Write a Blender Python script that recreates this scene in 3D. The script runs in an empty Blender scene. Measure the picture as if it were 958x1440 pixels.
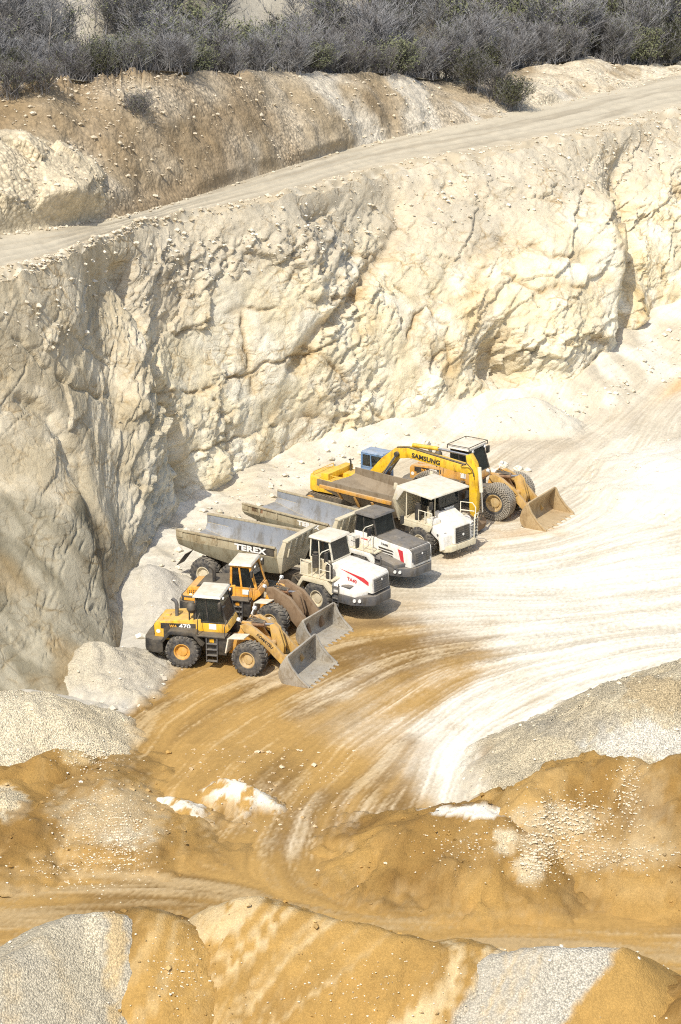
import bpy, bmesh, math, random
import numpy as np
from mathutils import Vector, Matrix

scene = bpy.context.scene
COL = scene.collection
R = math.radians
# ------------------------------------------------------------------ camera
CAM_H, PITCH, FPX = 40.0, R(18.4), 2888.0
IW, IH = 958.0, 1440.0
cam_d = bpy.data.cameras.new("camera"); cam = bpy.data.objects.new("camera", cam_d); COL.objects.link(cam)
cam_d.sensor_fit = 'VERTICAL'; cam_d.sensor_height = 24.0; cam_d.sensor_width = 24.0
cam_d.lens = 24.0 * FPX / IH
cam_d.clip_start = 1.0; cam_d.clip_end = 3000.0
cam.location = (0, 0, CAM_H); cam.rotation_euler = (R(90) - PITCH, 0, 0)
scene.camera = cam
# ------------------------------------------------------------------ light
SUN_TO = Vector((-0.25, -0.56, 0.80)).normalized()
el = math.asin(SUN_TO.z); az = math.atan2(SUN_TO.x, SUN_TO.y)
w = bpy.data.worlds.new("World"); scene.world = w; w.use_nodes = True
nt = w.node_tree; bg = nt.nodes["Background"]
sky = nt.nodes.new("ShaderNodeTexSky"); sky.sky_type = 'NISHITA'; sky.sun_disc = False
sky.sun_elevation = el; sky.sun_rotation = az; sky.air_density = 1.0; sky.dust_density = 2.5
nt.links.new(sky.outputs[0], bg.inputs[0]); bg.inputs[1].default_value = 0.14
sd = bpy.data.lights.new("sun", 'SUN'); sun = bpy.data.objects.new("sun", sd); COL.objects.link(sun)
sd.energy = 3.7; sd.angle = R(0.6); sd.color = (1.0, 0.945, 0.835)
sun.rotation_euler = (-SUN_TO).to_track_quat('-Z', 'Y').to_euler(); sun.location = (-40, 0, 120)
vs = scene.view_settings
vs.view_transform = 'Standard'; vs.look = 'None'; vs.gamma = 1.0; vs.exposure = 0.30; vs.use_curve_mapping = False
scene.cycles.max_bounces = 6; scene.cycles.use_denoising = False; scene.cycles.filter_width = 1.1

# ------------------------------------------------------------------ picture <-> place
CP, SP = math.cos(PITCH), math.sin(PITCH)
def ray(px, py):
    a = (np.asarray(px, float) - IW / 2) / FPX; b = (IH / 2 - np.asarray(py, float)) / FPX
    return a, CP + b * SP, -SP + b * CP
def at_z(px, py, z):
    rx, ry, rz = ray(px, py); t = (np.asarray(z, float) - CAM_H) / rz
    return np.stack(np.broadcast_arrays(rx * t, ry * t, np.asarray(z, float) + 0 * t), -1)
def at_d(px, py, d):
    rx, ry, rz = ray(px, py); t = np.asarray(d, float) / ry
    return np.stack(np.broadcast_arrays(rx * t, ry * t, CAM_H + rz * t), -1)
def to_px(P):
    P = np.asarray(P, float); x, y, z = P[..., 0], P[..., 1], P[..., 2] - CAM_H
    dz = y * CP - z * SP; u = y * SP + z * CP
    return IW / 2 + FPX * x / dz, IH / 2 - FPX * u / dz

# ------------------------------------------------------------------ noise
def _h(ix, iy, iz, seed):
    with np.errstate(over='ignore'):
        h = (ix.astype(np.int64).astype(np.uint32) * np.uint32(374761393) + iy.astype(np.int64).astype(np.uint32) * np.uint32(668265263)
             + iz.astype(np.int64).astype(np.uint32) * np.uint32(2147483647 - 58) + np.uint32((seed * 974634777) & 0xffffffff))
        h = (h ^ (h >> np.uint32(13))) * np.uint32(1274126177)
        h = (h ^ (h >> np.uint32(15))) * np.uint32(2246822519)
        h = h ^ (h >> np.uint32(14))
    return h.astype(np.float64) / 4294967295.0
def vnoise(p, seed=0):
    p = np.asarray(p, float); f = np.floor(p); t = p - f; t = t * t * (3 - 2 * t)
    x, y, z = f[..., 0], f[..., 1], f[..., 2]; out = 0
    for a in (0, 1):
        for b in (0, 1):
            for c in (0, 1):
                wgt = (t[..., 0] if a else 1 - t[..., 0]) * (t[..., 1] if b else 1 - t[..., 1]) * (t[..., 2] if c else 1 - t[..., 2])
                out = out + wgt * _h(x + a, y + b, z + c, seed)
    return out * 2 - 1
def fbm(p, octv=4, seed=0, gain=0.5):
    p = np.asarray(p, float); s = 0; a = 1.0; tot = 0
    for i in range(octv):
        s = s + a * vnoise(p * (2.03 ** i) + 17.3 * i, seed + i); tot += a; a *= gain
    return s / tot
def ridged(p, octv=4, seed=0):
    p = np.asarray(p, float); s = 0; a = 1.0; tot = 0
    for i in range(octv):
        s = s + a * (1 - np.abs(vnoise(p * (2.1 ** i) + 9.1 * i, seed + i)) * 2); tot += a; a *= 0.5
    return s / tot
def worley(p, seed=0):
    p = np.asarray(p, float); f = np.floor(p); sh = p.shape[:-1]
    F1 = np.full(sh, 9.0); F2 = np.full(sh, 9.0); ids = np.zeros(sh + (3,)); dl = np.zeros(sh + (3,))
    for a in (-1, 0, 1):
        for b in (-1, 0, 1):
            for c in (-1, 0, 1):
                x, y, z = f[..., 0] + a, f[..., 1] + b, f[..., 2] + c
                q = np.stack([x + _h(x, y, z, seed), y + _h(x, y, z, seed + 1), z + _h(x, y, z, seed + 2)], -1)
                dv = p - q; d = np.sqrt((dv ** 2).sum(-1)); nw = d < F1
                F2 = np.where(nw, F1, np.minimum(F2, d)); F1 = np.where(nw, d, F1)
                ids = np.where(nw[..., None], np.stack([x, y, z], -1), ids); dl = np.where(nw[..., None], dv, dl)
    r = np.stack([_h(ids[..., 0], ids[..., 1], ids[..., 2], seed + 5 + k) for k in range(4)], -1)
    return F1, F2, r, dl
def blocks(p, seed=0, tilt=0.9):
    F1, F2, r, dl = worley(p, seed)
    return (r[..., 0] - 0.5) + tilt * ((r[..., 1:] - 0.5) * dl).sum(-1), F1, F2
def sstep(a, b, x):
    t = np.clip((np.asarray(x, float) - a) / (b - a), 0, 1); return t * t * (3 - 2 * t)
def lerp(a, b, t):
    t = np.asarray(t)[..., None]; return np.asarray(a) * (1 - t) + np.asarray(b) * t
def seg_dist(P2, line):
    best = np.full(P2.shape[:-1], 1e9); par = np.zeros(P2.shape[:-1]); L = np.asarray(line)[:, :2]
    for i in range(len(L) - 1):
        a, b = L[i], L[i + 1]; ab = b - a; t = np.clip(((P2 - a) @ ab) / max(ab @ ab, 1e-9), 0, 1)
        d = np.sqrt(((P2 - (a + t[..., None] * ab)) ** 2).sum(-1)); m = d < best
        best = np.where(m, d, best); par = np.where(m, i + t, par)
    return best, par
def idw(X, Y, pts, power=3.0, asp=2.2):
    num = 0; den = 0
    for (a, b, v) in pts:
        wt = 1.0 / (((X - a) ** 2 + (asp * (Y - b)) ** 2) / 1e4 + 0.02) ** (power / 2)
        num = num + wt * v; den = den + wt
    return num / den
def bump_curve(n):
    return n

# ------------------------------------------------------------------ materials
MATS = {}
class NT:
    def __init__(self, name):
        self.m = bpy.data.materials.new(name); self.m.use_nodes = True; self.t = self.m.node_tree
        self.b = self.t.nodes["Principled BSDF"]; self.out = self.t.nodes["Material Output"]; MATS[name] = self.m
        self.co = None
    def n(self, typ, **kw):
        nd = self.t.nodes.new("ShaderNode" + typ)
        for k, v in kw.items(): setattr(nd, k, v)
        return nd
    def l(self, a, b): self.t.links.new(a, b)
    def coord(self):
        if self.co is None: self.co = self.n("TexCoord").outputs['Object']
        return self.co
    def mapped(self, scale=(1, 1, 1), rot=(0, 0, 0)):
        mp = self.n("Mapping"); mp.inputs['Scale'].default_value = scale; mp.inputs['Rotation'].default_value = rot
        self.l(self.coord(), mp.inputs[0]); return mp.outputs[0]
    def noise(self, scale, detail=4, rough=0.6, vec=None, dist=0.0):
        nd = self.n("TexNoise"); nd.inputs['Scale'].default_value = scale; nd.inputs['Detail'].default_value = detail
        nd.inputs['Roughness'].default_value = rough; nd.inputs['Distortion'].default_value = dist
        self.l(vec or self.coord(), nd.inputs['Vector']); return nd.outputs['Fac']
    def voro(self, scale, feature='F1', out='Distance', vec=None):
        nd = self.n("TexVoronoi"); nd.feature = feature; nd.inputs['Scale'].default_value = scale
        self.l(vec or self.coord(), nd.inputs['Vector']); return nd.outputs[out]
    def ramp(self, fac, stops):
        nd = self.n("ValToRGB"); cr = nd.color_ramp
        while len(cr.elements) > 1: cr.elements.remove(cr.elements[-1])
        for i, (p, c) in enumerate(stops):
            e = cr.elements[0] if i == 0 else cr.elements.new(p)
            e.position = p; e.color = (*c, 1) if len(c) == 3 else c
        self.l(fac, nd.inputs[0]); return nd.outputs[0]
    def mix(self, fac, a, b, mode='MIX'):
        nd = self.n("Mix"); nd.data_type = 'RGBA'; nd.blend_type = mode
        for v, s in ((fac, nd.inputs[0]), (a, nd.inputs[6]), (b, nd.inputs[7])):
            if hasattr(v, 'links') or hasattr(v, 'is_linked'): self.l(v, s)
            elif isinstance(v, (int, float)): s.default_value = v
            else: s.default_value = (*v, 1) if len(v) == 3 else v
        return nd.outputs[2]
    def math(self, op, a, b=0.0, clamp=False):
        nd = self.n("Math"); nd.operation = op; nd.use_clamp = clamp
        for v, s in ((a, nd.inputs[0]), (b, nd.inputs[1])):
            if isinstance(v, (int, float)): s.default_value = v
            else: self.l(v, s)
        return nd.outputs[0]
    def attr(self, name):
        nd = self.n("Attribute"); nd.attribute_name = name; return nd.outputs['Color']
    def bump(self, h, strength=0.5, dist=0.05, prev=None):
        nd = self.n("Bump"); nd.inputs['Strength'].default_value = strength; nd.inputs['Distance'].default_value = dist
        self.l(h, nd.inputs['Height'])
        if prev is not None: self.l(prev, nd.inputs['Normal'])
        return nd.outputs[0]
    def done(self, col=None, rough=0.9, metal=0.0, normal=None, spec=0.3):
        b = self.b
        if col is not None:
            if hasattr(col, 'is_linked'): self.l(col, b.inputs['Base Color'])
            else: b.inputs['Base Color'].default_value = (*col, 1)
        if hasattr(rough, 'is_linked'): self.l(rough, b.inputs['Roughness'])
        else: b.inputs['Roughness'].default_value = rough
        b.inputs['Metallic'].default_value = metal; b.inputs['Specular IOR Level'].default_value = spec
        if normal is not None: self.l(normal, b.inputs['Normal'])
        return self.m

def grit_mat(name, grain=9.0, contrast=0.35, bump=0.5, bdist=0.06, stones=0.0, fine=28.0, joints=0.0):
    """earth material: the surface's own colours come from the mesh's colour attribute, grain is procedural"""
    N = NT(name); c = N.attr('Col')
    n1 = N.noise(grain, 5, 0.65); n2 = N.noise(fine, 3, 0.7)
    k = N.math('ADD', N.math('MULTIPLY', n1, 1.2 * contrast), N.math('MULTIPLY', n2, 0.8 * contrast))
    k = N.math('ADD', k, 1.0 - contrast)
    kk = N.n("CombineColor")
    for i in range(3): N.l(k, kk.inputs[i])
    c2 = N.mix(1.0, c, kk.outputs[0], 'MULTIPLY')
    h = N.math('ADD', n1, N.math('MULTIPLY', n2, 0.5))
    if stones > 0:
        v = N.voro(stones, 'F1', 'Color'); vd = N.voro(stones, 'F1', 'Distance')
        sp = N.n("SeparateColor"); N.l(v, sp.inputs[0])
        g = N.math('ADD', N.math('MULTIPLY', sp.outputs[0], 0.52), 0.74)
        g = N.math('MULTIPLY', g, N.math('SUBTRACT', 1.22, N.math('MULTIPLY', vd, 0.8)))
        gg = N.n("CombineColor")
        for i in range(3): N.l(g, gg.inputs[i])
        st = N.attr('Stone')
        c2 = N.mix(st, c2, N.mix(1.0, c2, gg.outputs[0], 'MULTIPLY'))
        h = N.math('SUBTRACT', h, N.math('MULTIPLY', N.math('MULTIPLY', vd, 1.6), st))
    if joints > 0:
        mp = N.mapped((1.0, 1.0, 1.7), (0.35, 0.3, 0.2))
        dn = N.n("VectorMath"); dn.operation = 'ADD'; nv = N.n("TexNoise"); nv.inputs['Scale'].default_value = 0.7; nv.inputs['Detail'].default_value = 5; N.l(N.coord(), nv.inputs['Vector']); N.l(mp, dn.inputs[0]); N.l(nv.outputs['Color'], dn.inputs[1])
        e1 = N.voro(joints, 'DISTANCE_TO_EDGE', 'Distance', dn.outputs[0]); e2 = N.voro(joints * 2.7, 'DISTANCE_TO_EDGE', 'Distance', dn.outputs[0])
        l1 = N.math('SUBTRACT', 1.0, N.math('MULTIPLY', e1, 11.0), True); l2 = N.math('SUBTRACT', 1.0, N.math('MULTIPLY', e2, 7.0), True)
        br = N.ramp(N.noise(0.35, 4, 0.7), [(0.0, (0, 0, 0)), (0.45, (0, 0, 0)), (0.62, (1, 1, 1)), (1, (1, 1, 1))]); bs = N.n("SeparateColor"); N.l(br, bs.inputs[0])
        ln = N.math('MULTIPLY', N.math('ADD', N.math('MULTIPLY', l1, 0.6), N.math('MULTIPLY', l2, 0.40)), N.math('ADD', N.math('MULTIPLY', bs.outputs[0], 0.70), 0.06), True)
        c2 = N.mix(ln, c2, N.mix(1.0, c2, (0.60, 0.47, 0.29), 'MULTIPLY')); h = N.math('SUBTRACT', h, N.math('MULTIPLY', ln, 1.4))
        cc = N.voro(joints * 2.7, 'F1', 'Color', dn.outputs[0]); cs = N.n("SeparateColor"); N.l(cc, cs.inputs[0]); h = N.math('ADD', h, N.math('MULTIPLY', cs.outputs[0], 0.8))
    return N.done(c2, 0.95, 0, N.bump(h, bump, bdist), 0.15)

# ------------------------------------------------------------------ mesh helpers
def link(name, me, parent=None):
    o = bpy.data.objects.new(name, me); COL.objects.link(o)
    if parent is not None: o.parent = parent
    return o
def tag(o, label=None, cat=None, group=None, kind=None):
    if label: o['label'] = label
    if cat: o['category'] = cat
    if group: o['group'] = group
    if kind: o['kind'] = kind
    return o
def empty(name, loc=(0, 0, 0), rz=0.0):
    o = bpy.data.objects.new(name, None); COL.objects.link(o); o.location = loc; o.rotation_euler = (0, 0, rz)
    o.empty_display_size = 0.5
    return o
def set_attr(me, name, arr):
    a = me.attributes.new(name, 'FLOAT_COLOR', 'POINT'); arr = np.asarray(arr, float)
    if arr.ndim == 1: arr = np.repeat(arr[:, None], 3, 1)
    full = np.ones((len(arr), 4), np.float32); full[:, :3] = arr; a.data.foreach_set('color', full.ravel())
def grid_mesh(name, P, col=None, stone=None, mat=None, smooth=True, mask=None, parent=None):
    nu, nv = P.shape[:2]; V = P.reshape(-1, 3)
    idx = np.arange(nu * nv).reshape(nu, nv)
    F = np.stack([idx[:-1, :-1], idx[1:, :-1], idx[1:, 1:], idx[:-1, 1:]], -1).reshape(-1, 4)
    if mask is not None:
        keep = mask.reshape(-1)[F].any(1); F = F[keep]
        used = np.unique(F); rm = np.full(len(V), -1); rm[used] = np.arange(len(used)); F = rm[F]; V = V[used]
    else: used = np.arange(len(V))
    me = bpy.data.meshes.new(name)
    me.vertices.add(len(V)); me.vertices.foreach_set('co', V.astype(np.float32).ravel())
    me.loops.add(F.size); me.loops.foreach_set('vertex_index', F.astype(np.int32).ravel())
    me.polygons.add(len(F)); me.polygons.foreach_set('loop_start', np.arange(0, F.size, 4, dtype=np.int32))
    me.update(calc_edges=True)
    me.polygons.foreach_set('use_smooth', np.full(len(F), smooth))
    if col is not None: set_attr(me, 'Col', col.reshape(-1, col.shape[-1])[used])
    if stone is not None: set_attr(me, 'Stone', stone.reshape(-1)[used])
    if mat is not None: me.materials.append(mat)
    return link(name, me, parent)
def soup(name, V, F, mat, parent=None, smooth=False, col=None):
    V = np.asarray(V, np.float32); F = np.asarray(F, np.int32); k = F.shape[1]
    me = bpy.data.meshes.new(name or 'twigs')
    me.vertices.add(len(V)); me.vertices.foreach_set('co', V.ravel())
    me.loops.add(F.size); me.loops.foreach_set('vertex_index', F.ravel())
    me.polygons.add(len(F)); me.polygons.foreach_set('loop_start', np.arange(0, F.size, k, dtype=np.int32))
    me.update(calc_edges=True); me.polygons.foreach_set('use_smooth', np.full(len(F), smooth))
    if col is not None: set_attr(me, 'Col', col)
    me.materials.append(mat)
    return link(name, me, parent) if name else me
# ================================================================== TERRAIN
M_floor = grit_mat('quarry_floor', 5.0, 0.30, 0.5, 0.05, 0, 22.0)
M_cliff = grit_mat('quarry_rock', 3.0, 0.34, 0.6, 0.10, 0, 13.0, 0.50)
M_bank = grit_mat('earth_bank', 2.2, 0.5, 0.7, 0.12, 4.0, 9.0)
M_road = grit_mat('haul_road_dust', 2.0, 0.22, 0.35, 0.05, 0, 10.0)
M_pebble = grit_mat('pebbles', 3.0, 0.28, 0.8, 0.05, 16.0, 40.0)
M_sand = grit_mat('damp_sand', 5.0, 0.30, 0.6, 0.05, 0, 30.0)
M_hill = grit_mat('hill_soil', 0.8, 0.5, 0.6, 0.2, 0, 5.0)

# breaklines, given as picture positions with a height or a distance
U = [ # toe(px,py,z)          crest(px,py,z)
    ((-420, 1150, 0), (-420, 520, 17.8)),
    ((-150, 1065, 0), (-150, 430, 17.5)),
    ((0, 1016, 0), (0, 392, 17.2)),
    ((105, 988, 0), (70, 372, 17.0)),
    ((160, 935, 0), (120, 352, 16.8)),
    ((182, 850, 0), (165, 333, 16.7)),
    ((238, 757, 0), (205, 320, 16.6)),
    ((300, 703, 0), (262, 308, 16.5)),
    ((430, 648, .2), (400, 282, 16.4)),
    ((560, 612, .3), (540, 243, 16.2)),
    ((690, 578, .5), (680, 222, 16.2)),
    ((815, 550, .8), (815, 197, 16.2)),
    ((880, 478, 2.0), (885, 180, 16.2)),
    ((958, 440, 3.0), (958, 163, 16.2)),
    ((1120, 405, 3.5), (1120, 135, 16)),
    ((1420, 370, 3.5), (1420, 110, 16))]
inner = [(-420, 430, 18.2), (-150, 358, 17.9), (0, 330, 17.6), (70, 320, 17.4), (120, 312, 17.2), (165, 305, 17.1), (205, 296, 17.0), (262, 280, 16.9),
         (400, 236, 16.8), (540, 197, 16.6), (680, 168, 16.6), (815, 138, 16.6), (885, 122, 16.6), (958, 106, 16.6), (1120, 92, 16.4), (1420, 80, 16.4)]
ridge = [(-420, 160, 130), (-150, 130, 131), (0, 122, 133), (70, 108, 135), (120, 114, 137), (165, 104, 139), (205, 99, 141), (262, 101, 145),
         (400, 104, 160), (540, 103, 172), (640, 112, 189), (815, 84, 205), (885, 92, 214), (958, 88, 226), (1120, 76, 244), (1420, 66, 262)]
def dense(ctrl, n):
    c = np.array(ctrl, float); t = np.linspace(0, len(c) - 1, n); i = np.clip(t.astype(int), 0, len(c) - 2); f = (t - i)[:, None]
    p0 = c[np.clip(i - 1, 0, len(c) - 1)]; p1 = c[i]; p2 = c[i + 1]; p3 = c[np.clip(i + 2, 0, len(c) - 1)]
    cr = 0.5 * (2 * p1 + (p2 - p0) * f + (2 * p0 - 5 * p1 + 4 * p2 - p3) * f ** 2 + (3 * p1 - p0 - 3 * p2 + p3) * f ** 3)
    return cr
NU = 900
toe3 = np.array([at_z(*a) for a, b in U]); cre3 = np.array([at_z(*b) for a, b in U])
inn3 = np.array([at_z(*a) for a in inner]); rid3 = np.array([at_d(*a) for a in ridge])
uu = np.linspace(0, len(U) - 1, NU)
toeD, creD, innD, ridD = [dense(a, NU) for a in (toe3, cre3, inn3, rid3)]
wig = lambda s, seed: fbm(np.stack([uu * s, 0 * uu, 0 * uu], -1), 4, seed)
creJ = np.stack([0 * uu, 0.5 * wig(2.0, 3), 0.25 * wig(3, 4)], -1)[:, None]
ridJ = np.stack([0 * uu, 1.0 * wig(3.0, 5), 0.55 * wig(6, 6)], -1)[:, None]
def crest_bump(P, k): q = P * np.array([1, 1, 0]); return k * (0.42 * fbm(q * 0.55, 4, 401) + 0.16 * fbm(q * 1.8, 3, 411))
def normals(P):
    du = np.gradient(P, axis=0); dv = np.gradient(P, axis=1); n = np.cross(du, dv)
    n = n / (np.linalg.norm(n, axis=-1, keepdims=True) + 1e-9)
    return n * np.sign((n * np.array([0.3, -0.8, 0.7])).sum(-1, keepdims=True) + 1e-9)

# ---- cliff face
NV = 210
v = np.linspace(-0.06, 1, NV)[None, :, None]
prof = v[..., 0] + 0.0
s = np.clip(v, 0, 1)
P = toeD[:, None] * (1 - v) + creD[:, None] * v + creJ * np.clip(v, 0, 1) ** 5
# horizontal run eases towards crest: face steep in the lower two thirds, laid back near the crest
sh = (0.22 * np.sin(np.pi * np.clip(v, 0, 1)) ** 1.0)
leftw = 1 - sstep(4.2, 6.2, uu)[:, None, None]
hor = creD[:, None] - toeD[:, None]; hor = hor * np.array([1, 1, 0])
P = P - hor * sh * np.array([1, 1, 0]) * (1 - 1.5 * leftw) + 0.0
rib = 1.0 * np.exp(-((uu[:, None] - 5.5) / 0.42) ** 2) * np.sin(np.pi * np.clip(v[..., 0], 0, 1)) ** 0.8   # rib between the two walls
nook = 0.0
slot = -2.5 * np.exp(-((uu[:, None] - 11.75 - 0.25 * v[..., 0]) / 0.22) ** 2) * np.exp(-((v[..., 0] - 0.45) / 0.4) ** 2)
N0 = normals(P)
fade = sstep(0.0, 0.1, v[..., 0]) * (1 - sstep(0.86, 1.0, v[..., 0])) + 0.0
fade = np.clip(fade, 0, 1) * np.ones((NU, 1))
big = fbm(P * 0.09, 2, 11) * 1.3
fa = np.cumsum(np.r_[0, np.linalg.norm(np.diff(0.5 * (toeD + creD), axis=0), axis=1)])[:, None] * np.ones((1, NV)); fh = P[..., 2]; fd = P[..., 1] * 0.35
be = R(24) ; E1 = fa * math.cos(be) + fh * math.sin(be); E2 = -fa * math.sin(be) + fh * math.cos(be)
Q = np.stack([E1, E2, fd], -1)
warp = np.stack([fbm(P * 0.22, 4, 21), fbm(P * 0.22, 4, 31), fbm(P * 0.22, 4, 41)], -1)
wrp2 = 0.42 * np.stack([fbm(P * 1.1, 4, 23), fbm(P * 1.1, 4, 33), fbm(P * 1.1, 4, 43)], -1)
bl1, F1, F2 = blocks((Q + 0.55 * warp + 1.5 * wrp2) * np.array([0.15, 0.34, 0.2]), 51, 1.5)
bl2, G1, G2 = blocks((Q + 0.30 * warp + 0.5 * wrp2) * np.array([0.45, 0.95, 0.5]), 61, 1.3)
bl3, H1, H2 = blocks((Q + 0.1 * warp) * np.array([1.3, 2.2, 1.4]), 71, 1.1)
CPX, CPY = to_px(P); CPP = np.stack([CPX + 9 * fbm(P * .3, 4, 301) + 4 * fbm(P * 1.1, 3, 311), CPY + 9 * fbm(P * .3, 4, 321) + 4 * fbm(P * 1.1, 3, 331)], -1)
def vein(line, wd): return np.exp(-(seg_dist(CPP, np.array(line, float))[0] / wd) ** 2)
def spot(x, y, rx, ry): return np.exp(-((CPP[..., 0] - x) / rx) ** 2 - ((CPP[..., 1] - y) / ry) ** 2)
zone = np.clip(0.10 + 0.75 * sstep(0.0, 0.35, fbm(P * 0.11, 3, 79)) + 0.9 * spot(760, 490, 95, 55) + 0.9 * spot(225, 560, 35, 120) + 0.5 * spot(420, 345, 110, 22) + .5 * spot(130, 470, 80, 70) - 0.7 * spot(340, 470, 90, 60) - .7 * spot(560, 490, 60, 60) - .6 * spot(350, 620, 60, 40), 0, 1)   # broken ground next to smoother slabs
gul = vein([(178, 372), (205, 440), (222, 520), (243, 590), (266, 690)], 11)
gul2 = vein([(548, 252), (575, 310), (520, 395), (440, 470), (415, 520)], 12)
prow = vein([(842, 300), (862, 380), (880, 450), (868, 520)], 26)
edge_ = vein([(30, 560), (70, 585), (105, 640), (140, 740), (172, 850)], 8)
crk = [[(262, 472), (330, 438), (420, 428), (520, 402)], [(240, 556), (330, 530), (420, 500), (470, 486)], [(272, 640), (350, 612), (430, 590), (520, 585)], [(318, 345), (340, 430), (352, 520), (375, 600)], [(430, 486), (505, 555), (560, 612)], [(560, 400), (630, 450), (640, 540)],
       [(640, 360), (600, 430), (560, 520)], [(690, 380), (760, 410), (820, 400)], [(700, 330), (780, 360), (850, 350)], [(300, 560), (330, 660)], [(600, 300), (690, 350)], [(440, 380), (500, 350), (560, 360)], [(470, 560), (600, 520), (660, 470)], [(720, 450), (800, 480), (860, 470)], [(60, 430), (110, 480), (180, 520)], [(20, 470), (90, 540), (150, 560)]]
brk = sstep(-0.28, 0.22, fbm(P * 0.55, 3, 341)); CPP = CPP + np.stack([7 * fbm(P * .9, 4, 351), 7 * fbm(P * .9, 4, 361)], -1)
cracks = np.max([vein(l, 2.0) for l in crk], 0) * brk; crackw = np.max([vein(l, 9.0) for l in crk], 0) * sstep(-.3, .3, fbm(P * .4, 3, 371))
hair = np.clip(1 - np.abs(fbm(np.stack([E1 * .16, E2 * .42, fd * .2], -1) + .5 * warp, 4, 381)) / 0.022, 0, 1) * sstep(-.2, .3, fbm(P * .25, 3, 383)); cracks = np.maximum(cracks, 0.6 * hair)

slab = np.clip((1 - sstep(3.2, 5.0, uu + 0.0))[:, None] * (1 - sstep(0.38, 0.52, v[..., 0] + 0.10 * fbm(P * 0.2, 3, 77) + 0.06 * (uu[:, None] - 2))), 0, 1)   # smooth lower slab, left
rough = (1 - 0.86 * slab) * (0.42 + 0.58 * sstep(4.3, 6, uu)[:, None])
rg = ridged(P * np.array([0.5, 0.5, 0.16]), 3, 81)
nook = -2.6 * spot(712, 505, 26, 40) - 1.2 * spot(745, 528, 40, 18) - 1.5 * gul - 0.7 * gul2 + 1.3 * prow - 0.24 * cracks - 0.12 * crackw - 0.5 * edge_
disp = fade * (big + rib + nook + slot + rough * ((0.40 + 0.25 * zone) * bl1 + (0.06 + 0.42 * zone) * bl2 + (0.03 + 0.24 * zone) * bl3 + 0.26 * fbm(P * 0.55, 5, 91)))
# overhanging lip where the upper crust broke over the slab
lip = np.exp(-((slab - 0.5) / 0.22) ** 2) * fade * 0.22
P = P + N0 * (disp + lip)[..., None] * np.array([1, 1, 0.6])
P[..., 2] += crest_bump(P, sstep(0.80, 1.0, v[..., 0]))
cliffP = P
V2 = v[..., 0] * np.ones((NU, 1)); UU = uu[:, None] * np.ones((1, NV))
n1 = fbm(P * 0.16, 4, 101); n2 = fbm(P * 0.45, 4, 111); n3 = fbm(P * 1.6, 4, 121)
cream = np.array([0.70, 0.615, 0.425]); pale = np.array([0.79, 0.735, 0.585]); ochre = np.array([0.53, 0.385, 0.185]); grey = np.array([0.42, 0.385, 0.315]); dust = np.array([0.56, 0.495, 0.375])
c = lerp(cream, pale, sstep(-0.25, 0.45, n2))
c = lerp(c, ochre, 0.62 * sstep(0.12, 0.5, fbm(Q * np.array([0.16, 0.3, 0.5]) + warp * 0.5, 4, 131)))
c = lerp(c, ochre * 1.1, 0.55 * sstep(0.1, 0.55, fbm(P * np.array([0.9, 0.9, 0.25]), 3, 133)) * sstep(11.0, 12.2, UU))
c = lerp(c, grey, 0.35 * sstep(0.2, 0.6, fbm(P * 0.3, 4, 141)))
tint = 1 + 0.16 * np.clip(bl1, -1, 1) + 0.14 * np.clip(bl2, -1, 1) * zone; c = c * tint[..., None]
crack = np.clip(1 - (F2 - F1) / 0.07, 0, 1) * 0.30 + np.clip(1 - (G2 - G1) / 0.10, 0, 1) * 0.55 * zone
c = lerp(c, np.array([0.36, 0.255, 0.13]), np.clip(crack, 0, 1) * sstep(-0.35, 0.3, n1 + 0.5 * n3))
bedd = ridged(np.stack([E1 * 0.06, E2 * 0.30, fd * 0.1], -1) + 0.5 * warp, 3, 137); c = lerp(c, np.array([0.47, 0.335, 0.165]), 0.6 * sstep(0.55, 0.85, bedd) * sstep(-0.3, 0.4, n1))
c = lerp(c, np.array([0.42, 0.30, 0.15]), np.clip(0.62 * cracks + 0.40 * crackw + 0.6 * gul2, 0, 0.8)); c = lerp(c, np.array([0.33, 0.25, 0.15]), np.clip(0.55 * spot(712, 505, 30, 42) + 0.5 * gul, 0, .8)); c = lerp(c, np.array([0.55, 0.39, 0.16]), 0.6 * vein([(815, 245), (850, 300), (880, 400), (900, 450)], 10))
topd = sstep(0.55, 0.86, V2 + 0.16 * n1)                       # loose debris under the road
c = lerp(c, lerp(dust, dust * 0.82, sstep(-.2, .4, n2)), 0.85 * topd)
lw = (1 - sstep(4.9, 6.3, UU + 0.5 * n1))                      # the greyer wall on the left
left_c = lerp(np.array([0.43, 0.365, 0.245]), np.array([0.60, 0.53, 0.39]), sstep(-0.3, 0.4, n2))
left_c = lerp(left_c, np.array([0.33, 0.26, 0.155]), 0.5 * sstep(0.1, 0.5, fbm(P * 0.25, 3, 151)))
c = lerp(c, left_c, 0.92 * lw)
st = fbm(np.stack([(P[..., 0] * 0.9 + P[..., 2] * 0.62) * 1.7, (P[..., 1]) * 0.9, P[..., 2] * 0.06], -1), 4, 161)
slab_c = lerp(np.array([0.27, 0.24, 0.165]), np.array([0.45, 0.405, 0.295]), sstep(-0.28, 0.32, st))
slab_c = lerp(slab_c, np.array([0.20, 0.165, 0.10]), 0.5 * sstep(0.25, 0.5, fbm(np.stack([(P[..., 0] * 0.9 + P[..., 2] * 0.62) * 3.2, P[..., 1] * 0.9, P[..., 2] * 0.10], -1), 3, 167)))
slab_c = lerp(slab_c, np.array([0.22, 0.17, 0.10]), 0.7 * edge_); slab_c = lerp(slab_c, np.array([0.42, 0.29, 0.13]), 0.45 * sstep(0.15, 0.5, fbm(P * np.array([.3, .3, .12]), 3, 165)))
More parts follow.
